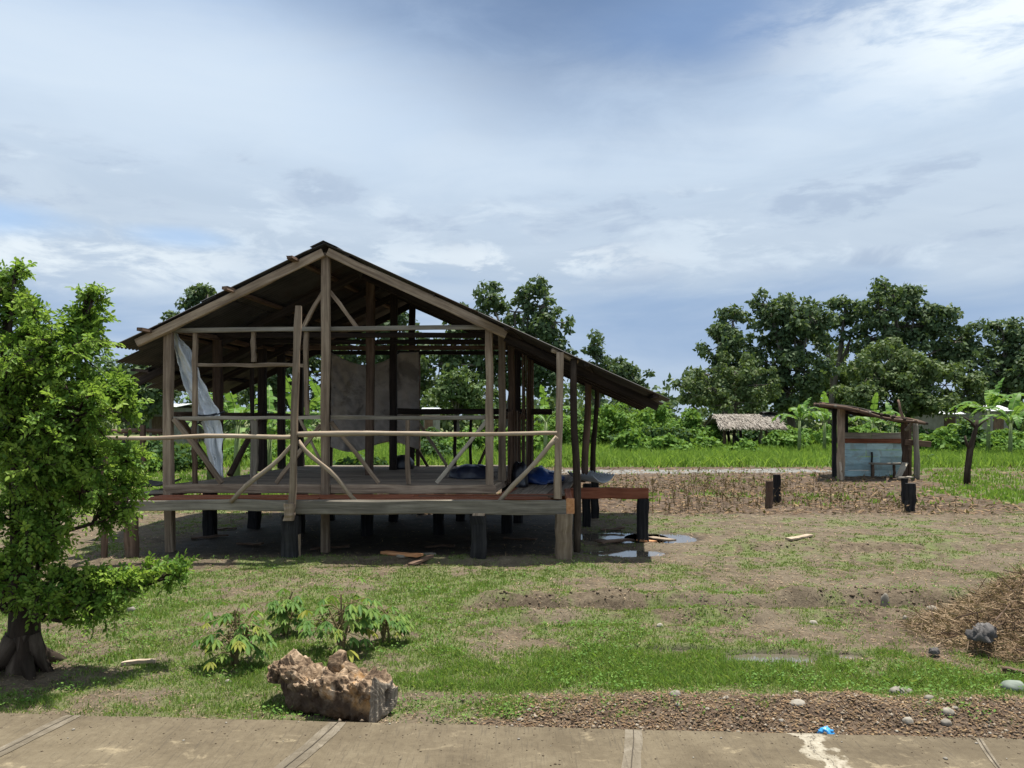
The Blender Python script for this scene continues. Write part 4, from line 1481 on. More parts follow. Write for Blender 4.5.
far_tree('dark green tree behind the leafy tree near the left edge', 42, 120,
         [(135, 372, 26, 18), (110, 385, 26, 20), (155, 392, 24, 18), (85, 396, 26, 18), (125, 405, 34, 12)], group=GH, L=.32, clump=.55)
far_tree('dark green tree at the left edge of the field', 46, 20,
         [(20, 372, 36, 24), (-20, 360, 36, 30), (50, 392, 30, 18), (0, 398, 40, 14)], group=GH, L=.34, clump=.6)


def bush(label, px, base, D, wpx, hpx, mat, L, group, n=1.0):
    c = Vector(((px - 512) / F * D, D, 0))
    rx = wpx / F * D / 2; h = hpx / F * D
    cen, rad, per = [], [], []
    k = int(26 * n)
    cl = max(.28, min(rx, h) * .30)
    for i in range(k):
        a = random.uniform(0, 6.283); q = math.sqrt(random.random())
        x = q * math.cos(a); y = q * math.sin(a)
        top = h * (1 - .55 * q ** 2) * random.uniform(.6, 1.05)
        cen.append(np.array([c.x + x * rx, c.y + y * min(rx, 2.2), max(.12, top - cl * .4)])); rad.append(cl * random.uniform(.7, 1.2)); per.append(int(70 * n))
        if random.random() < .7:
            cen.append(np.array([c.x + x * rx, c.y + y * min(rx, 2.2), max(.1, top * .45)])); rad.append(cl * 1.1); per.append(int(40 * n))
    V, Fq = puff_leaves(cen, rad, per, L, up=.5)
    V[:, 2] = np.maximum(V[:, 2], -.02)
    o = link_mesh('bush', V, Fq, M[mat])
    return tag(o, label, 'bush', group)


def far_wood():
    cen, rad, per = [], [], []
    for k in range(260):
        x = random.uniform(-115, 115); y = random.uniform(86, 104)
        h = random.uniform(2.5, 6.5) * (.7 + .6 * math.sin(x * .13) ** 2)
        for j in range(5):
            cen.append(np.array([x + random.gauss(0, 1.2), y + random.gauss(0, 1), h * (j + .6) / 5])); rad.append(random.uniform(.9, 1.6)); per.append(30)
    V, Fq = puff_leaves(cen, rad, per, .75)
    V[:, 2] = np.maximum(V[:, 2], -.1)
    tag(link_mesh('far_wood', V, Fq, M['leaf_big']), 'dark far off wood closing the horizon behind the trees', 'wood', None, 'stuff')


far_wood()
GB = 'bushes along the back of the field'
for (px, D, wp, hp_, mt, lb) in (
        (612, 48, 60, 46, 'leaf_bush', 'tall bright green bush just right of the round verandah posts'),
        (655, 49, 60, 48, 'leaf_bush', 'tall bright green bush directly below the right eave tip'),
        (696, 47, 44, 40, 'leaf_bush', 'bright green bush between the eave tip and the thatched shelter'),
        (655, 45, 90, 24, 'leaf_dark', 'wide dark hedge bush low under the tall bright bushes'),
        (632, 38, 34, 25, 'leaf_bush', 'rounded leafy shrub in front of the dark hedge'),
        (668, 37.5, 46, 19, 'leaf_bush', 'low spreading shrub right of the rounded one in the tall grass'),
        (707, 40, 26, 17, 'leaf_bush', 'small round shrub left of the thatched shelter'),
        (560, 46, 60, 34, 'leaf_bush', 'bright bush seen behind the plank wall and the front right verandah post'),
        (500, 47, 70, 22, 'leaf_bush', 'low bright bush seen through the right bay of the frame'),
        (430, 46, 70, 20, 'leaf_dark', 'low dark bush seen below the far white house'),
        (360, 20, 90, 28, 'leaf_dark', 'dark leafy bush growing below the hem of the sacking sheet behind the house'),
        (260, 30, 80, 24, 'leaf_bush', 'bright bush seen under the left bay behind the banana plants'),
        (170, 26, 70, 34, 'leaf_dark', 'dark bush behind the left end of the deck'),
        (110, 24, 70, 36, 'leaf_bush', 'bright bush showing between the leafy tree and the deck'),
        (30, 26, 110, 40, 'leaf_dark', 'dark bush behind the trunk of the leafy tree'),
        (800, 46, 60, 24, 'leaf_bush', 'broad bright bush right of the thatched shelter'),
        (850, 48, 70, 25, 'leaf_bush', 'bright leafy bush behind the blue board wall of the shed'),
        (955, 42, 70, 26, 'leaf_bush', 'loose bright bush below the far white tin roofs'),
        (1015, 44, 60, 22, 'leaf_bush', 'low bright bush at the right edge of the photo'),
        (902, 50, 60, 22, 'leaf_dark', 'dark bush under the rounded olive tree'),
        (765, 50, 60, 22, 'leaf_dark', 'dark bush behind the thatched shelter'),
        (930, 30, 9, 8, 'leaf_dark', 'tiny round dark shrub alone on the grass right of the shed'),
        (745, 36, 26, 15, 'leaf_bush', 'low green shrub in the grass in front of the thatched shelter'),
        (783, 41, 34, 22, 'leaf_bush', 'leafy shrub between the thatched shelter and the young banana plant'),
        (862, 36, 30, 30, 'leaf_bush', 'leafy shrub rising just behind the blue boards of the shed'),
        (940, 36, 34, 26, 'leaf_bush', 'bright shrub between the shed and the bare sapling'),
        (972, 40, 30, 30, 'leaf_dark', 'dark shrub behind the bare sapling'),
        (1002, 37, 34, 18, 'leaf_bush', 'low shrub at the foot of the banana plants on the right'),
        (520, 36, 44, 24, 'leaf_bush', 'green shrub seen just left of the plank wall of the house'),
        (470, 38, 50, 26, 'leaf_bush', 'green shrub seen through the right bay beside the rounded tree'),
        (432, 30, 40, 24, 'leaf_dark', 'dark shrub seen just right of the hem of the sacking sheet'),
        (590, 52, 60, 40, 'leaf_dark', 'dark bush behind the round verandah posts')):
    bush(lb, px, 0, D, wp, hp_, mt, .26 if D > 35 else .16, GB, 1.25 if wp > 20 else .5)


# ------------------------------------------------------------------ banana plants
def banana(label, px, D, hgt, nl, seed, spread=1.0, group='banana plants', llen=1.7, base=None):
    rs = random.Random(seed)
    b = Vector(((px - 512) / F * D, D, 0)) if base is None else Vector(base)
    r = empty('banana_plant', b, label, 'plant', group)
    sh = hgt * .52
    st = MB().tube([b + Vector((0, 0, -.05)), b + Vector((.02, 0, sh * .5)), b + Vector((.04, .02, sh))], .10, .06, 9)
    st.build('stem', M['stem'], r, True)
    for k in range(nl):
        a = 2 * math.pi * (k * .382 + rs.uniform(-.06, .06))
        el = rs.uniform(.7, 1.3) if k < nl - 1 else 1.42
        L = llen * rs.uniform(.8, 1.1)
        wd = .19 * rs.uniform(.8, 1.15) * llen / 1.7
        h = Vector((math.cos(a), math.sin(a), 0))
        pts, dr = [], []
        p = b + Vector((.04, .02, sh * .97)); e = el
        n = 16
        for i in range(n + 1):
            pts.append(p.copy()); d = h * math.cos(e) + Vector((0, 0, 1)) * math.sin(e); dr.append(d)
            p = p + d * (L / n)
            e -= (.12 if k < nl - 1 else .05) * spread * (.5 + i / n * 1.3)
        V, Fc = [], []
        m = MB()
        side = h.cross(Vector((0, 0, 1))).normalized()
        for sgn in (-1, 1):
            for i in range(2, n):
                t0, t1 = (i - 2) / (n - 2), (i - 1) / (n - 2)
                w0 = wd * max(.02, math.sin(math.pi * min(1, t0 * .93 + .06)) ** .6)
                w1 = wd * max(.02, math.sin(math.pi * min(1, t1 * .93 + .06)) ** .6)
                up0 = side.cross(dr[i]).normalized()
                fold = rs.uniform(.0, .35) + (.5 if rs.random() < .25 else 0)
                gap = .10 if rs.random() < .35 else 0.0
                o0 = side * (sgn * w0) * math.cos(fold) - up0 * (abs(w0) * math.sin(fold)) * 1
                o1 = side * (sgn * w1) * math.cos(fold) - up0 * (abs(w1) * math.sin(fold)) * 1
                q0, q1 = pts[i], pts[i].lerp(pts[i + 1], 1 - gap)
                bb = len(V)
                adv = dr[i] * (L / n * .5)
                V += [q0, q1, q1 + o1 + adv, q0 + o0 + adv]
                Fc.append((bb, bb + 1, bb + 2, bb + 3) if sgn > 0 else (bb + 3, bb + 2, bb + 1, bb))
        lf = link_mesh('leaf', [tuple(v) for v in V], Fc, M['leaf_banana'], r)
        MB().tube(pts, .018, .006, 5).build('midrib', M['stem'], lf)
    return r


M['stem'] = simple('green_stem', (.10, .15, .05), (.20, .25, .10), 6, .6)
GBA = 'banana plants'
banana('tall banana plant with upright leaves behind the left bay of the house frame', 236, 19.5, 3.0, 8, 1)
banana('banana plant with a broad upright leaf behind the middle studs of the frame', 296, 18.8, 3.0, 8, 2)
banana('banana plant seen low between the left studs of the frame', 268, 20.5, 2.3, 7, 3)
banana('banana plant standing just left of the sacking sheet behind the frame', 325, 20.0, 3.0, 8, 4)
banana('banana plant behind the hanging silver tarp', 210, 21.5, 2.6, 7, 5)
banana('young banana plant with spreading leaves between the thatched shelter and the shed', 799, 37, 3.2, 9, 6)
banana('banana plant drooping behind the left posts of the shed', 824, 38, 3.0, 8, 7)
banana('banana plant seen above the blue board wall of the shed', 872, 39, 2.9, 8, 8)
banana('small banana plant behind the right posts of the shed', 892, 40, 2.6, 7, 9)
banana('tall banana plant with upright pale leaves in front of the white tin roofs', 988, 35, 4.0, 9, 10, .9, llen=2.0)
banana('banana plant with wide arching leaves at the right edge of the photo', 1010, 33, 3.0, 9, 11, 1.1, llen=2.0)
banana('low banana plant at the far right edge beside the arching one', 1032, 34, 2.8, 8, 12)
banana('banana plant seen between the plank wall and the front right verandah post', 545, 30, 3.1, 8, 13)


# ------------------------------------------------------------------ bare forked sapling in the right field
def sapling():
    g = onground(967, 484); D = g.y
    r = empty('bare_sapling', (g.x, g.y, 0), 'crooked bare sapling with a forked trunk and sparse leaves in the right field', 'tree')
    m = MB().tube([(g.x, g.y, -.1), at(967.5, 470, D), at(970, 450, D), at(973.5, 437, D), at(976, 428, D), at(977, 420, D)], .09, .045, 8, .06, .08)
    m.tube([at(970, 450, D), at(966, 442, D), at(965, 436, D)], .05, .03, 6)
    m.tube([at(976, 428, D), at(970, 421, D), at(962, 416, D)], .035, .015, 6)
    m.tube([at(976, 428, D), at(984, 421, D), at(990, 418, D)], .035, .015, 6)
    m.build('trunk', M['bark'], r, True)
    cen = [np.array(at(px, py, D)) for px, py in ((960, 416), (968, 418), (978, 417), (988, 418), (965, 423), (982, 424), (990, 436), (985, 445), (953, 419))]
    V, Fq = puff_leaves(cen, [.24] * len(cen), [9] * len(cen), .08)
    link_mesh('crown', V, Fq, M['leaf_bush'], r)


sapling()


# ------------------------------------------------------------------ the leafy tree in the left foreground
def near_tree():
    D = 5.25
    base = Vector((at(22, 0, D).x, D, 0))
    r = empty('leafy_tree', base, 'leafy tree with feathery bright green leaflets and a dark trunk at the left edge', 'tree')
    z0 = gz(base.x, base.y)
    knee = at(20, 560, D); knee2 = at(22, 500, D)
    m = MB()
    m.tube([base + Vector((0, 0, z0 - .08)), base + Vector((.01, 0, .02)), base + Vector((.015, 0, .16)), at(24, 615, D), knee, knee2, at(15, 440, D + .1), at(5, 370, D + .1), at(6, 290, D + .1)],
           .135, .010, 16, .12, .07)
    for k in range(6):          # roots flaring into the soil
        a = 2 * math.pi * k / 6 + random.uniform(-.3, .3); q = random.uniform(.20, .30)
        e = base + Vector((math.cos(a) * q, math.sin(a) * q, gz(base.x + math.cos(a) * q, base.y + math.sin(a) * q) - .03))
        m.tube([base + Vector((math.cos(a) * .05, math.sin(a) * .05, .22)), base + Vector((math.cos(a) * .12, math.sin(a) * .12, .07)), e], .075, .028, 8, .1, .06)
    m.build('trunk', M['bark'], r, True)
    twig = MB()
    blobs = [  # px, py, rx, ry, depth offset, twigs
        (8, 304, 20, 30, .1, 13), (-20, 340, 40, 50, 0, 14), (30, 338, 18, 32, -.1, 9), (35, 372, 34, 30, -.2, 13), (5, 395, 34, 34, -.3, 13), (55, 438, 30, 28, -.3, 11), (14, 280, 9, 12, 0, 4), (92, 304, 9, 9, 0, 4), (84, 328, 20, 24, .05, 11), (62, 360, 34, 32, -.15, 13), (84, 350, 20, 24, .1, 8),
        (102, 392, 24, 22, .0, 13), (128, 408, 15, 16, .1, 8), (40, 410, 42, 36, .2, 15), (78, 420, 34, 34, -.3, 14), (0, 440, 44, 46, -.1, 16), (80, 452, 26, 30, .15, 13), (128, 462, 14, 14, .1, 5),
        (45, 470, 40, 36, .3, 14), (85, 492, 36, 28, -.1, 13), (122, 492, 20, 18, .2, 8), (10, 520, 40, 40, -.1, 14), (25, 480, 30, 30, -.32, 11), (30, 545, 28, 28, -.30, 11), (5, 575, 28, 24, -.3, 9), (48, 600, 24, 18, -.25, 8), (60, 525, 34, 24, .2, 10), (105, 520, 24, 20, .1, 8),
        (-10, 590, 34, 36, .1, 10), (40, 565, 26, 24, .2, 8), (78, 588, 26, 22, -.1, 10), (112, 592, 24, 22, -.1, 11), (135, 580, 16, 14, .0, 6), (172, 576, 15, 10, .1, 6), (100, 612, 26, 14, -.15, 7), (60, 610, 18, 16, 0, 5)]
    C, Dd, N, L, age = [], [], [], [], []
    stems = [knee, knee2, at(15, 440, D + .1)]
    for (px, py, rx, ry, dd, nt) in blobs:
        c = at(px, py, D + dd)
        s = min(stems, key=lambda q: (q - c).length + (1.5 if q.z > c.z + .1 else 0))
        if py > 560: s = at(18, 612, D)
        mid = s.lerp(c, .5) + Vector((random.uniform(-.05, .05), random.uniform(-.05, .05), .06 if py < 560 else -.06))
        twig.tube([s, mid, c], .022, .010, 6)
        for k in range(int(nt * 1.12)):
            d = rdir(1)[0]
            d[2] = d[2] * .8 + .25
            e = c + Vector((d[0] * rx / F * D, d[1] * rx / F * D, d[2] * ry / F * D)) * random.uniform(.75, 1.25)
            st = c.lerp(mid, random.uniform(0, .35))
            bend = st.lerp(e, .55) + Vector((0, 0, .05))
            twig.tube([st, bend, e], .007, .003, 4)
            nl = 11
            for i in range(nl):
                t = .25 + .75 * (i + random.random() * .6) / nl
                p = st.lerp(bend, t / .55) if t < .55 else bend.lerp(e, min(1, (t - .55) / .45))
                ax = (e - st).normalized()
                rd = Vector(rdir(1)[0])
                rach = (ax * .5 + rd * 1.0 + Vector((0, 0, .12))).normalized()
                # one feathered leaf: pairs of leaflets along a short drooping stalk
                RL = random.uniform(.06, .15)
                nrm = (Vector((0, 0, .8)) + Vector(rdir(1)[0]) * 1.0).normalized()
                sd = rach.cross(nrm).normalized()
                twig.tube([p, p + rach * RL * .6 - Vector((0, 0, RL * .05)), p + rach * RL - Vector((0, 0, RL * .18))], .0022, .0012, 3)
                yng = max(0, (i - 3.5) / 5.0) * random.random() ** .6 * (1.0 if d[2] > .15 else .4)
                for q in range(6):
                    tt = .2 + .8 * q / 5
                    pp = p + rach * (RL * tt) - Vector((0, 0, RL * .18 * tt * tt))
                    for sg in ((-1, 1) if q < 5 else (0,)):
                        dl = (rach * (.5 if sg else 1) + sd * sg * .9 + Vector((0, 0, -.22)) + Vector(rdir(1)[0]) * .45)
                        C.append(pp); Dd.append(dl); N.append(nrm + Vector(rdir(1)[0]) * .6)
                        L.append(random.uniform(.3, 1.0) ** .5 * (.023 + .17 * RL)); age.append(yng)
    twig.build('branches', M['bark'], r, True)
    C = np.array([tuple(v) for v in C]); Dd = np.array([tuple(v) for v in Dd]); N = np.array([tuple(v) for v in N]); L = np.array(L)
    V, Fq = leaf_ovals(C, Dd, N, L, L * .52)
    link_mesh('crown', V, Fq, M['leaf_near'], r, {'age': np.repeat(np.array(age), 6)})


near_tree()


# ------------------------------------------------------------------ cassava plants
def cassava(label, px, py, hpx, seed, ns, wpx):
    rs = random.Random(seed)
    g = onground(px, py); D = g.y
    z = gz(g.x, g.y)
    base = Vector((g.x, g.y, z))
    r = empty('cassava_plant', base, label, 'plant', 'young cassava plants in the front grass')
    h = hpx / F * D; sp = wpx / F * D / 2
    st = MB(); C, Dd, N, L, age = [], [], [], [], []
    for k in range(ns):
        a = rs.uniform(0, 6.28)
        top = base + Vector((math.cos(a) * sp * .45 * rs.random(), math.sin(a) * sp * .4 * rs.random(), h * rs.uniform(.45, .92)))
        st.tube([base + Vector((rs.uniform(-.03, .03), 0, -.02)), base.lerp(top, .5) + Vector((rs.uniform(-.02, .02), 0, .02)), top], .011, .006, 6)
        nl = rs.randint(7, 9)
        for i in range(nl):
            aa = 2 * math.pi * (i / nl) + rs.uniform(-.4, .4)
            t = rs.uniform(.35, 1.0)
            p0 = base.lerp(top, t)
            reach = sp * rs.uniform(.35, .75)
            p1 = p0 + Vector((math.cos(aa) * reach, math.sin(aa) * reach * .8, rs.uniform(-.02, .12) * (h / .45)))
            st.tube([p0, p0.lerp(p1, .5) + Vector((0, 0, .03)), p1], .0035, .0022, 4)
            out = Vector((math.cos(aa), math.sin(aa), 0))
            side = out.cross(Vector((0, 0, 1)))
            lob = rs.choice([5, 6, 7])
            LL = rs.uniform(.06, .125)
            ag = .7 * rs.random() if rs.random() < .25 else 0
            for q in range(lob):
                th = (q / (lob - 1) - .5) * 3.6
                dl = out * math.cos(th) + side * math.sin(th) + Vector((0, 0, -.75 - .2 * rs.random()))
                C.append(p1); Dd.append(dl); N.append(Vector((0, 0, 1)) + out * math.cos(th) * .5 + side * math.sin(th) * .5)
                L.append(LL * (1 - .25 * abs(th) / 1.8)); age.append(ag)
    st.build('stem', M['stem_red'], r)
    C = np.array([tuple(v) for v in C]); Dd = np.array([tuple(v) for v in Dd]); N = np.array([tuple(v) for v in N]); L = np.array(L)
    V, Fq = leaf_ovals(C, Dd, N, L, L * .30)
    link_mesh('leaves', V, Fq, M['leaf_cassava'], r, {'age': np.repeat(np.array(age), 6)})


M['stem_red'] = simple('reddish_stem', (.11, .085, .04), (.19, .15, .07), 9, .7)
cassava('bushiest young cassava plant, leftmost of those growing behind the log', 234, 666, 66, 1, 8, 88)
cassava('smaller cassava plant with yellow green leaves behind the leftmost one', 283, 634, 48, 2, 5, 52)
cassava('drooping cassava plant growing straight behind the upright stub of the log', 342, 654, 66, 3, 8, 92)
cassava('cassava plant right of the drooping one with thin yellowing leaves', 386, 642, 50, 4, 5, 62)


# ------------------------------------------------------------------ rotten log
def log_obj():
    D = 4.50
    yaw = math.radians(-25)
    ax = Vector((math.cos(yaw), math.sin(yaw), 0))
    c = Vector((at(340, 0, D).x, D, 0))
    nL, nR = 150, 120
    x = np.linspace(-.49, .31, nL)
    th = np.linspace(0, 2 * np.pi, nR, endpoint=False)
    X, T = np.meshgrid(x, th, indexing='ij')
    ce, se = np.cos(T), np.sin(T)
    ex = .42
    RY, RZ = .15, .108
    P = np.stack([X, RY * np.sign(ce) * np.abs(ce) ** ex, RZ * np.sign(se) * np.abs(se) ** ex], -1)
    eat = 1 - sst(X, -.36, -.26)                       # left snout overhangs, eaten away below
    P[..., 2] = P[..., 2] * (1 - .42 * eat) + .075 * eat
    P[..., 1] *= (1 - .15 * eat)
    Pn = P.reshape(-1, 3)
    nrm = unit(np.stack([np.zeros(Pn.shape[0]), Pn[:, 1] / RY, Pn[:, 2] / RZ], -1))
    n1 = fbm(Pn * 8, 4, 61) - .5; n2 = fbm(Pn * 24, 3, 66) - .5; n4 = fbm(Pn * 55, 2, 68) - .5
    rid = np.abs(fbm(Pn * 9 + 3, 3, 77) - .5)
    topm = sst(Pn[:, 2], -.02, .08)
    amp = .45 + .75 * topm
    Pn = Pn + nrm * (amp * (.17 * n1 + .055 * n2 + .022 * n4 - .26 * (.10 - np.minimum(rid, .10))))[:, None]
    for (bx, by, h, sg) in ((-.34, .0, .035, .05), (-.22, .04, -.03, .05), (.02, .05, .02, .06), (.15, .0, .015, .05), (.22, .08, .03, .04), (-.12, -.04, -.045, .07), (.08, -.08, .01, .03)):
        Pn[:, 2] += h * np.exp(-((Pn[:, 0] - bx) ** 2 + (Pn[:, 1] - by) ** 2) / sg ** 2) * (Pn[:, 2] > 0)
    e = 1 - sst(X.ravel(), -.49, -.43)
    Pn[:, 1] *= (1 - .45 * e); Pn[:, 2] = Pn[:, 2] * (1 - .5 * e) + .045 * e
    Pn[:, 2] += .115
    Pn[:, 2] = np.maximum(Pn[:, 2], -.02)

    def wd(q):
        side = Vector((-ax.y, ax.x, 0))
        return np.array([c.x, c.y, c.z]) + q[:, :1] * np.array(ax) + q[:, 1:2] * np.array(side) + q[:, 2:3] * np.array([0, 0, 1])
    Fc = []
    for i in range(nL - 1):
        for j in range(nR):
            Fc.append((i * nR + j, (i + 1) * nR + j, (i + 1) * nR + (j + 1) % nR, i * nR + (j + 1) % nR))
    Fc.append(tuple(range(nR)))
    o = link_mesh('rotten_log', wd(Pn), Fc, M['log'], None, None, False)
    tag(o, 'short rotten log with a crumbling red brown top and sawn grey end beside the road', 'log')
    # sawn end: a ridged face with a hole, butted on the right end
    endring = Pn.reshape(nL, nR, 3)[-1]
    cen = endring.mean(0)
    V, Fc, G = [], [], []
    for k in range(9):
        f = 1 - k / 9.0
        for j in range(nR):
            q = cen + (endring[j] - cen) * (f if k else 1.0)
            hole = math.exp(-((q[1] - .03) / .022) ** 4 - ((q[2] - .11) / .040) ** 4)
            q = q + np.array([.004 + .030 * (fbm(np.array([q[1] * 42, q[2] * 5, 1.0]), 4, 9, .65) - .5) - .09 * hole if k else .0, 0, 0])
            V.append(q); G.append((q[2], q[1], q[0]))
    for k in range(8):
        for j in range(nR):
            Fc.append((k * nR + j, (k + 1) * nR + j, (k + 1) * nR + (j + 1) % nR, k * nR + (j + 1) % nR))
    Fc.append(tuple(range(8 * nR, 9 * nR)))
    link_mesh('sawn_end', wd(np.array(V)), [f[::-1] for f in Fc], M['logcut'], o, {'grain': np.array(G)}, False)
    # upright broken stub
    m = MB()
    s = wd(np.array([[-.07, .09, .18]]))[0]; s2 = wd(np.array([[.10, .06, .20]]))[0]
    up = lambda dx, dz: s + np.array([dx, 0, dz])
    m.tube([up(.02, -.06), up(.0, .02), up(-.012, .06), up(-.004, .09), up(.012, .115), up(.018, .135)], .07, .022, 14, .22, .2)
    m.tube([up(0, .05), (s + s2) / 2 + np.array([0, 0, .035]), s2], .04, .028, 10, .2, .15)
    m.build('stub', M['log'], o, True)


log_obj()


# ------------------------------------------------------------------ straw heap on the right
def heap():
    cx, cy, rx, ry, hh = 4.78, 6.0, 1.5, .95, .64
    r = empty('straw_heap', (cx, cy, 0), 'heap of dry brown straw and roots at the right edge of the yard', 'heap')
    n = 110
    u = np.linspace(-1, 1, n)
    A, B = np.meshgrid(u, u, indexing='ij')

    def hz(x, y):
        a = (x - cx) / rx; b = (y - cy) / ry
        q = np.sqrt(a * a + b * b)
        return hh * np.clip(1 - q, 0, 1) ** .85 * (.7 + .7 * fbm2(x, y, 2.2, 4, 91)) + .09 * (fbm2(x, y, 8., 3, 95) - .5) * (q < 1)
    X, Y = cx + A * rx * 1.02, cy + B * ry * 1.02
    Z = gh(X, Y) - .03 + hz(X, Y)
    V = np.stack([X, Y, Z], -1).reshape(-1, 3)
    i = np.arange(n - 1)[:, None] * n + np.arange(n - 1)[None, :]
    Fq = np.stack([i, i + n, i + n + 1, i + 1], -1).reshape(-1, 4)
    link_mesh('mound', V, Fq, M['heapsoil'], r, None, True)
    k = 21000
    a = rng.uniform(0, 2 * np.pi, k); q = np.sqrt(rng.random(k)) * 1.08
    x = cx + q * np.cos(a) * rx; y = cy + q * np.sin(a) * ry
    z = gh(x, y) + hz(x, y) + rng.uniform(-.02, .05, k)
    C = np.stack([x, y, z], -1)
    d = rng.normal(size=(k, 3)); d[:, 2] *= .35; d[:, 2] += .1
    ln = rng.uniform(.03, .15, k)
    V, Fq = leaf_quads(C, d, rdir(k), ln, rng.uniform(.004, .010, k), .08)
    o = link_mesh('straw', V, Fq, M['straw'], r); o['kind'] = 'stuff'
    k = 130
    st = MB()
    for _ in range(k):
        a = random.uniform(0, 6.28); q = math.sqrt(random.random())
        x = cx + q * math.cos(a) * rx; y = cy + q * math.sin(a) * ry
        z = float(gh(np.array([x]), np.array([y]))[0] + hz(np.array([x]), np.array([y]))[0])
        d = Vector((random.gauss(0, 1), random.gauss(0, .8), random.gauss(.1, .35))).normalized() * random.uniform(.15, .5)
        p = Vector((x, y, z))
        st.tube([p - d * .5, p + Vector((0, 0, .03)), p + d * .5], .006, .003, 5)
    o = st.build('root_stalks', M['brown'], r); o['kind'] = 'stuff'
    o = lump('heap_rock', 'rockdark', (at(991, 0, 5.5).x, 5.6, .10), .085, .07, .085, 33, .85, sc=3.2)
    tag(o, 'dark muddy lump with a pale flank lying on the front of the straw heap', 'rock')
    o = lump('heap_rock', 'rockdark', (at(934, 0, 5.55).x, 5.55, gz(3.05, 5.55) + .02), .035, .03, .04, 35, .5)
    tag(o, 'small grey lump at the left foot of the straw heap', 'rock')


M['heapsoil'] = simple('heap_soil', (.07, .045, .028), (.19, .13, .078), 9, .95, .1, .9, .04, c3=(.26, .19, .11))
heap()


# ------------------------------------------------------------------ stones and litter that can be picked up
def stone(px, py, wpx, hpx, mat, label, seed, group=None, cat='stone', lift=0):
    g = onground(px, py); z = gz(g.x, g.y)
    k = g.y / F
    o = lump('stone', mat, (g.x, g.y, z - .005 + lift), wpx * k / 2, wpx * k / 2 * .8, hpx * k * .75, seed, .22, 20, 12, .3)
    return tag(o, label, cat, group)


stone(932, 612, 13, 8, 'stone_pale', 'pale egg shaped stone left of the straw heap', 1)
stone(885, 602, 9, 15, 'stone', 'upright grey stone standing in the bare yard', 2)
stone(813, 621.5, 9, 5, 'stone_pale', 'small pale stone beside the plough line in the yard', 3)
stone(905, 618, 5, 4, 'stone_pale', 'tiny pale stone near the egg shaped one', 4)
stone(1014, 690, 24, 11, 'stone_green', 'flat grey green stone in the grass at the right edge', 5)
stone(897, 699, 17, 9, 'stone', 'broad tan stone on the verge below the straw heap', 6)
stone(906, 696, 14, 8, 'stone', 'rounded tan stone right behind the broad one on the verge', 7)
stone(675, 706, 12, 6, 'stone', 'tan stone on the left part of the dirt verge', 8)
stone(948, 725, 12, 7, 'stone_pale', 'pale pebble, upper of the close pair on the verge by the road', 9)
stone(946, 731, 11, 6, 'stone', 'grey pebble, lower of the close pair on the verge by the road', 10)
stone(908, 729, 11, 6, 'stone_pale', 'pale flat stone left of the close pair on the verge', 11)
stone(929, 712, 10, 6, 'stone', 'dark tan stone in the middle of the right verge', 12)
stone(228, 684, 7, 4, 'stone_pale', 'small white stone in the grass left of the log', 13)
stone(660, 627, 7, 4, 'stone_pale', 'small white stone in the open grass right of the house', 14)
stone(131, 610, 9, 6, 'stone', 'grey stone in the grass under the low branch of the leafy tree', 15)
stone(798, 716, 16, 5, 'stone_pale', 'long pale stone lying on the verge above the blue rag', 16)
# pebbles lying on the verge and the road: nothing tells them apart
pebs = []
for k in range(90):
    if k < 66:
        x = random.uniform(-.2, 3.6); y = float(edge_y(x)) + random.uniform(.05, .62)
        z = gz(x, y)
        s = random.uniform(.008, .021)
    else:
        x = random.uniform(-2.6, 2.4); y = float(edge_y(x)) - random.uniform(.03, .35); z = .061
        s = random.uniform(.005, .012)
    if k < 6:
        o = lump('pebble', 'stone' if k % 2 else 'stone_pale', (x, y, z), s, s * .8, s * .6, 50 + k, .25, 12, 8, .3)
        pebs.append(o)
    else:
        src = pebs[k % 6]
        o = src.copy()
        COL.objects.link(o)
        o.location = (x, y, z)
        f = s / .02
        o.scale = (f, f, f)
        o.rotation_euler = (0, 0, random.uniform(0, 6.28))
    road_ = k >= 66
    tag(o, 'tiny pebble lying on the concrete road surface' if road_ else 'small pebble on the dirt verge between grass and road', 'pebble',
        'pebbles on the road' if road_ else 'pebbles on the dirt verge')

# crumpled blue plastic scrap
o = lump('plastic_scrap', 'rag', (at(819, 0, 4.2).x, float(edge_y(1.68)) + .07, .02), .042, .03, .03, 41, .7, 26, 16, .2, sc=3.4)
tag(o, 'crumpled bright blue plastic scrap on the verge by the white road patch', 'litter')


# ------------------------------------------------------------------ grass, weeds, dry stalks
def grass_mass(name, n, y0, y1, hlo, hhi, wlo, whi, mat, cover=None, pw=1.0, half=.80, lean=.45, clumpn=5, spread=.03):
    x, y = sample_view(n, y0, y1, half)
    g = cover(x, y) if cover else gd(x, y)
    keep = rng.random(n) < np.clip(g, 0, 1) ** pw
    x, y, g = x[keep], y[keep], g[keep]
    x = np.repeat(x, clumpn); y = np.repeat(y, clumpn); g = np.repeat(g, clumpn)
    m = len(x)
    x = x + rng.normal(0, spread, m); y = y + rng.normal(0, spread, m)
    ok = (y - edge_y(x)) > .004
    x, y, g = x[ok], y[ok], g[ok]
    m = len(x)
    h = rng.uniform(hlo, hhi, m) * (.55 + .6 * g)
    wd = rng.uniform(wlo, whi, m) * np.clip(y / 6, .8, 2.5)
    V, F5 = blades(x, y, h, wd, lean)
    return tag(link_mesh(name, V, F5, M[mat]), 'short green grass growing in patches over the yard' if 'field' not in name else 'tall bright grass along the back of the field', 'grass', None, 'stuff')


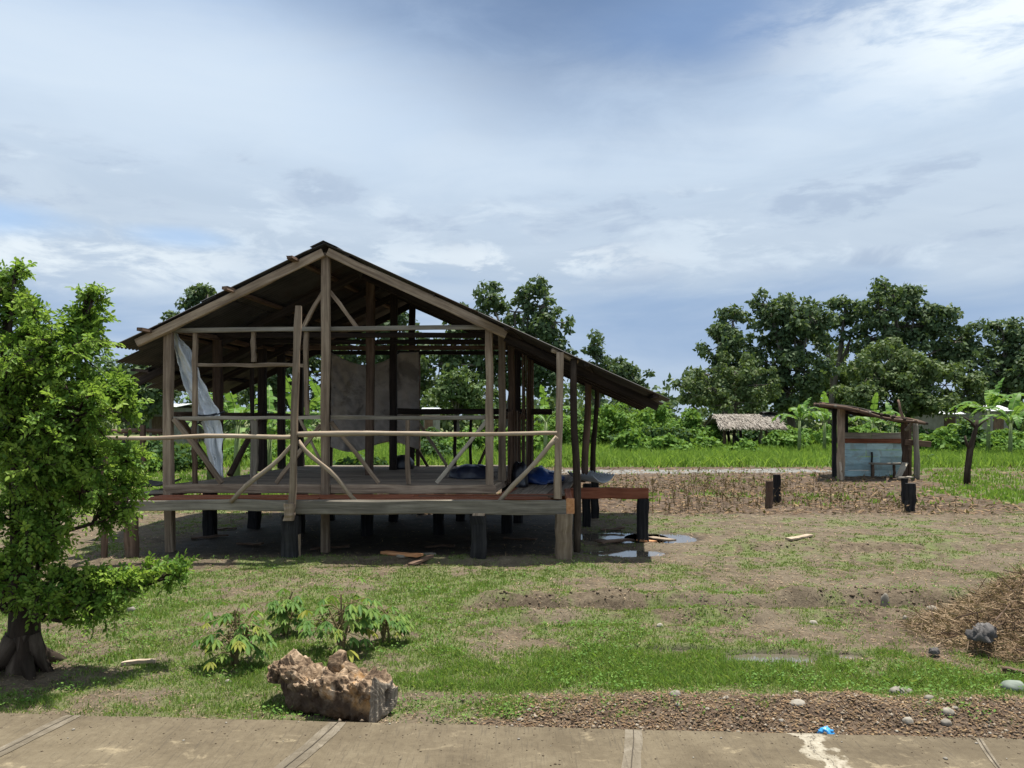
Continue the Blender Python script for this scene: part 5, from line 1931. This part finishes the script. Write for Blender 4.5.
grass_mass('yard_grass', 36000, 4.2, 8.2, .014, .050, .005, .009, 'grass', pw=2.0, lean=.8)
grass_mass('yard_grass', 34000, 4.4, 9.2, .012, .040, .005, .008, 'grass_dull', pw=1.2, lean=.9)
grass_mass('yard_grass', 30000, 8.2, 15.5, .014, .036, .006, .010, 'grass_dull', pw=1.6, lean=.8)


def strip_cover(x, y):
    return gd(x, y) * sst(y, 4.75, 4.9) * (1 - sst(y, 5.6, 6.0)) * sst(x, -1.2, -.3)


grass_mass('yard_grass', 11000, 4.7, 6.1, .028, .07, .005, .008, 'grass', strip_cover, 2.4, lean=.9)
grass_mass('field_grass', 30000, 27.6, 58, .12, .50, .012, .022, 'grass_far', lambda x, y: np.full_like(x, .95), 1, .85, .7, 4, .2)
grass_mass('field_grass', 10000, 15.0, 28, .05, .15, .012, .02, 'grass_far', lambda x, y: gd(x, y) * (gd(x, y) > .3), 1.2, .85, .4, 5, .1)


# broadleaf weeds low in the grass
def weeds(n, y0, y1, s):
    x, y = sample_view(n, y0, y1)
    g = gd(x, y)
    keep = (rng.random(n) < g * .8) & (fbm2(x, y, 1.6, 2, 120) > .52)
    x, y = x[keep], y[keep]
    x = np.repeat(x, 7); y = np.repeat(y, 7)
    m = len(x)
    x = x + rng.normal(0, .03, m); y = y + rng.normal(0, .03, m)
    ok = (y - edge_y(x)) > .06
    x, y = x[ok], y[ok]; m = len(x)
    C = np.stack([x, y, gh(x, y) + rng.uniform(.004, .05, m)], -1)
    d = rng.normal(size=(m, 3)); d[:, 2] = np.abs(d[:, 2]) * .4
    V, Fq = leaf_quads(C, d, np.tile([0, 0, 1.], (m, 1)) + rdir(m) * .4, rng.uniform(.6, 1.4, m) * s, rng.uniform(.4, .8, m) * s)
    tag(link_mesh('low_weeds', V, Fq, M['weed']), 'low broadleaf weeds scattered through the yard grass', 'weeds', None, 'stuff')


weeds(8000, 4.2, 9.5, .022)


# dead grass, chips and straw bits lying on bare soil
def litter(name, n, y0, y1, cover, lmin, lmax, mat, label, w0=.003, w1=.008):
    x, y = sample_view(n, y0, y1)
    keep = rng.random(n) < cover(x, y)
    x, y = x[keep], y[keep]; m = len(x)
    ok = (y - edge_y(x)) > .02
    x, y = x[ok], y[ok]; m = len(x)
    C = np.stack([x, y, gh(x, y) + rng.uniform(.002, .012, m)], -1)
    d = rng.normal(size=(m, 3)); d[:, 2] *= .15
    k = np.clip(y / 6, .8, 3)
    V, Fq = leaf_quads(C, d, np.tile([0, 0, 1.], (m, 1)) + rdir(m) * .3, rng.uniform(lmin, lmax, m) * k, rng.uniform(w0, w1, m) * k)
    tag(link_mesh(name, V, Fq, M[mat]), label, 'litter', None, 'stuff')


litter('dead_grass', 60000, 4.2, 15, lambda x, y: (1 - gd(x, y)) * .9 * (1 - .8 * under_house(x, y)), .015, .06, 'straw', 'bits of dead grass lying on the bare soil of the yard')
litter('leaf_litter', 42000, 4.0, 5.6, lambda x, y: dryness(x, y), .010, .040, 'stalk', 'dry leaf bits and chips on the gravelly verge', .008, .02)
litter('leaf_litter', 26000, 13.8, 27, lambda x, y: .9 * (1 - gd(x, y)), .03, .09, 'stalk', 'dry leaf bits lying over the burnt field', .01, .03)


def gravel():
    n = 5200
    x = rng.uniform(-1.2, 4.2, n); y = edge_y(x) + rng.uniform(-.015, .75, n)
    keep = rng.random(n) < dryness(x, y) + .05
    x, y = x[keep], y[keep]; m = len(x)
    r = .003 + .012 * rng.random(m) ** 3
    base = np.array([[1, 0, 0], [0, 1, 0], [-1, 0, 0], [0, -1, 0], [0, 0, .7], [0, 0, -.7]], float)
    P = base[None] * (1 + .5 * (rng.random((m, 6, 1)) - .5)) * r[:, None, None] + rng.normal(0, .15, (m, 6, 3)) * r[:, None, None]
    P = P + np.stack([x, y, np.where(y < edge_y(x) + .004, .062, gh(x, y) + r * .3)], -1)[:, None]
    f = np.array([[0, 1, 4], [1, 2, 4], [2, 3, 4], [3, 0, 4], [1, 0, 5], [2, 1, 5], [3, 2, 5], [0, 3, 5]])
    Fq = (np.arange(m)[:, None, None] * 6 + f[None]).reshape(-1, 3)
    o = link_mesh('gravel', P.reshape(-1, 3), Fq, M['gravel'])
    tag(o, 'fine gravel and clods strewn over the dirt verge', 'gravel', None, 'stuff')


def clods():
    n = 3000
    x = rng.uniform(-.8, 9, n); k = rng.integers(0, 3, n)
    yy = np.array([7.15, 6.6, 10.1])[k]; sd = np.array([21, 22, 24])
    y = yy + .02 * x + rng.normal(.05, .11, n) + .35 * (np.where(k == 0, fbm2(x, x * 0, .6, 3, 21), np.where(k == 1, fbm2(x, x * 0, .6, 3, 22), fbm2(x, x * 0, .6, 3, 24))) - .5)
    keep = (np.abs(x) < y * .75) & ((k == 0) | (rng.random(n) < .4)) & (fbm2(x, y, 1.8, 3, 141) > .46)
    x, y = x[keep], y[keep]; m = len(x)
    r = .004 + .018 * rng.random(m) ** 2.5
    base = np.array([[1, 0, 0], [0, 1, 0], [-1, 0, 0], [0, -1, 0], [0, 0, .6], [0, 0, -.6]], float)
    P = base[None] * (1 + .6 * (rng.random((m, 6, 1)) - .5)) * r[:, None, None] + rng.normal(0, .18, (m, 6, 3)) * r[:, None, None]
    P = P + np.stack([x, y, gh(x, y) + r * .25], -1)[:, None]
    f = np.array([[0, 1, 4], [1, 2, 4], [2, 3, 4], [3, 0, 4], [1, 0, 5], [2, 1, 5], [3, 2, 5], [0, 3, 5]])
    Fq = (np.arange(m)[:, None, None] * 6 + f[None]).reshape(-1, 3)
    o = link_mesh('soil_clods', P.reshape(-1, 3), Fq, M['clod'])
    tag(o, 'dark soil clods turned up along the plough lines of the yard', 'clods', None, 'stuff')
    # grit and crumbs of soil spilt on the road
    n = 900
    x = rng.uniform(-3, 2.9, n); y = edge_y(x) - .02 - .5 * rng.random(n) ** 2.2; r = .002 + .006 * rng.random(n) ** 4
    P = base[None] * (1 + .5 * (rng.random((n, 6, 1)) - .5)) * r[:, None, None]
    P = P + np.stack([x, y, np.full(n, .061)], -1)[:, None]
    Fq = (np.arange(n)[:, None, None] * 6 + f[None]).reshape(-1, 3)
    o = link_mesh('road_grit', P.reshape(-1, 3), Fq, M['clod'])
    tag(o, 'soil crumbs and grit spilt along the edge of the concrete road', 'grit', None, 'stuff')


M['clod'] = leafmat('soil_clods', [(.045, .032, .022), (.08, .058, .04), (.12, .09, .063), (.17, .135, .098)], 0.0, .95, .1)
clods()
M['gravel'] = leafmat('gravel', [(.06, .042, .03), (.12, .088, .06), (.19, .15, .11), (.26, .215, .16), (.36, .32, .265)], 0.0, .9, .15)
gravel()


def stalks():
    n = 9500
    x, y = sample_view(n, 13.8, 24.5)
    dens = fbm2(x, y, .55, 3, 131)
    keep = (x > .6 + .0 * y) & (rng.random(n) < sst(dens, .46, .64) * (.75 - .45 * sst(x, 6.5, 9.5)))
    x, y = x[keep], y[keep]; m = len(x)
    h = np.abs(rng.normal(0, .15, m)) + .03
    h = h * (1 + .8 * np.exp(-((x / y - .24) / .05) ** 2))
    V, F5 = blades(x, y, h, rng.uniform(.005, .013, m), .42)
    o = link_mesh('dry_stalks', V, F5, M['stalk'])
    tag(o, 'dry brown weed stalks standing over the burnt field', 'stalks', None, 'stuff')
    # the taller stalks that stand clear of the rest
    q = 100
    xt = rng.uniform(.15, .42, q); yt = rng.uniform(14.5, 21, q); xt = xt * yt
    kt = fbm2(xt, yt, .8, 2, 151) > .47
    xt, yt = xt[kt], yt[kt]; q = len(xt)
    V, F5 = blades(xt, yt, rng.uniform(.2, .55, q), rng.uniform(.010, .018, q), .3)
    o = link_mesh('dry_stalks', V, F5, M['stalk'])
    tag(o, 'tall dry weed stalks standing clear of the rest in the burnt field', 'stalks', None, 'stuff')
    x = np.concatenate([x, xt, xt]); y = np.concatenate([y, yt, yt]); h = np.concatenate([h, np.full(q, .45), np.full(q, .38)])
    # withered leaves on them
    k = 3
    xx = np.repeat(x, k); yy = np.repeat(y, k); hh = np.repeat(h, k); mm = len(xx)
    C = np.stack([xx, yy, gh(xx, yy) + hh * rng.uniform(.2, .95, mm)], -1)
    d = rdir(mm); d[:, 2] -= .3
    V, Fq = leaf_quads(C, d, rdir(mm), rng.uniform(.03, .09, mm), rng.uniform(.015, .035, mm))
    o = link_mesh('withered_leaves', V, Fq, M['stalk'])
    tag(o, 'withered leaves hanging on the dry field stalks', 'stalks', None, 'stuff')


stalks()


# scraps under the house
for k, (px, py, L) in enumerate(((210, 538, .5), (250, 545, .4), (330, 549, .5), (225, 530, .35), (520, 540, .5), (440, 548, .4), (612, 530, .4))):
    g = onground(px, py)
    a = random.uniform(-.5, .5)
    m = MB().beam((g.x - L / 2 * math.cos(a), g.y - L / 2 * math.sin(a), .01), (g.x + L / 2 * math.cos(a), g.y + L / 2 * math.sin(a), .03), .08, .02)
    tag(m.build('offcut', M['brown']), 'weathered timber offcut lying in the shade under the raised floor', 'offcut', 'timber offcuts under the house')
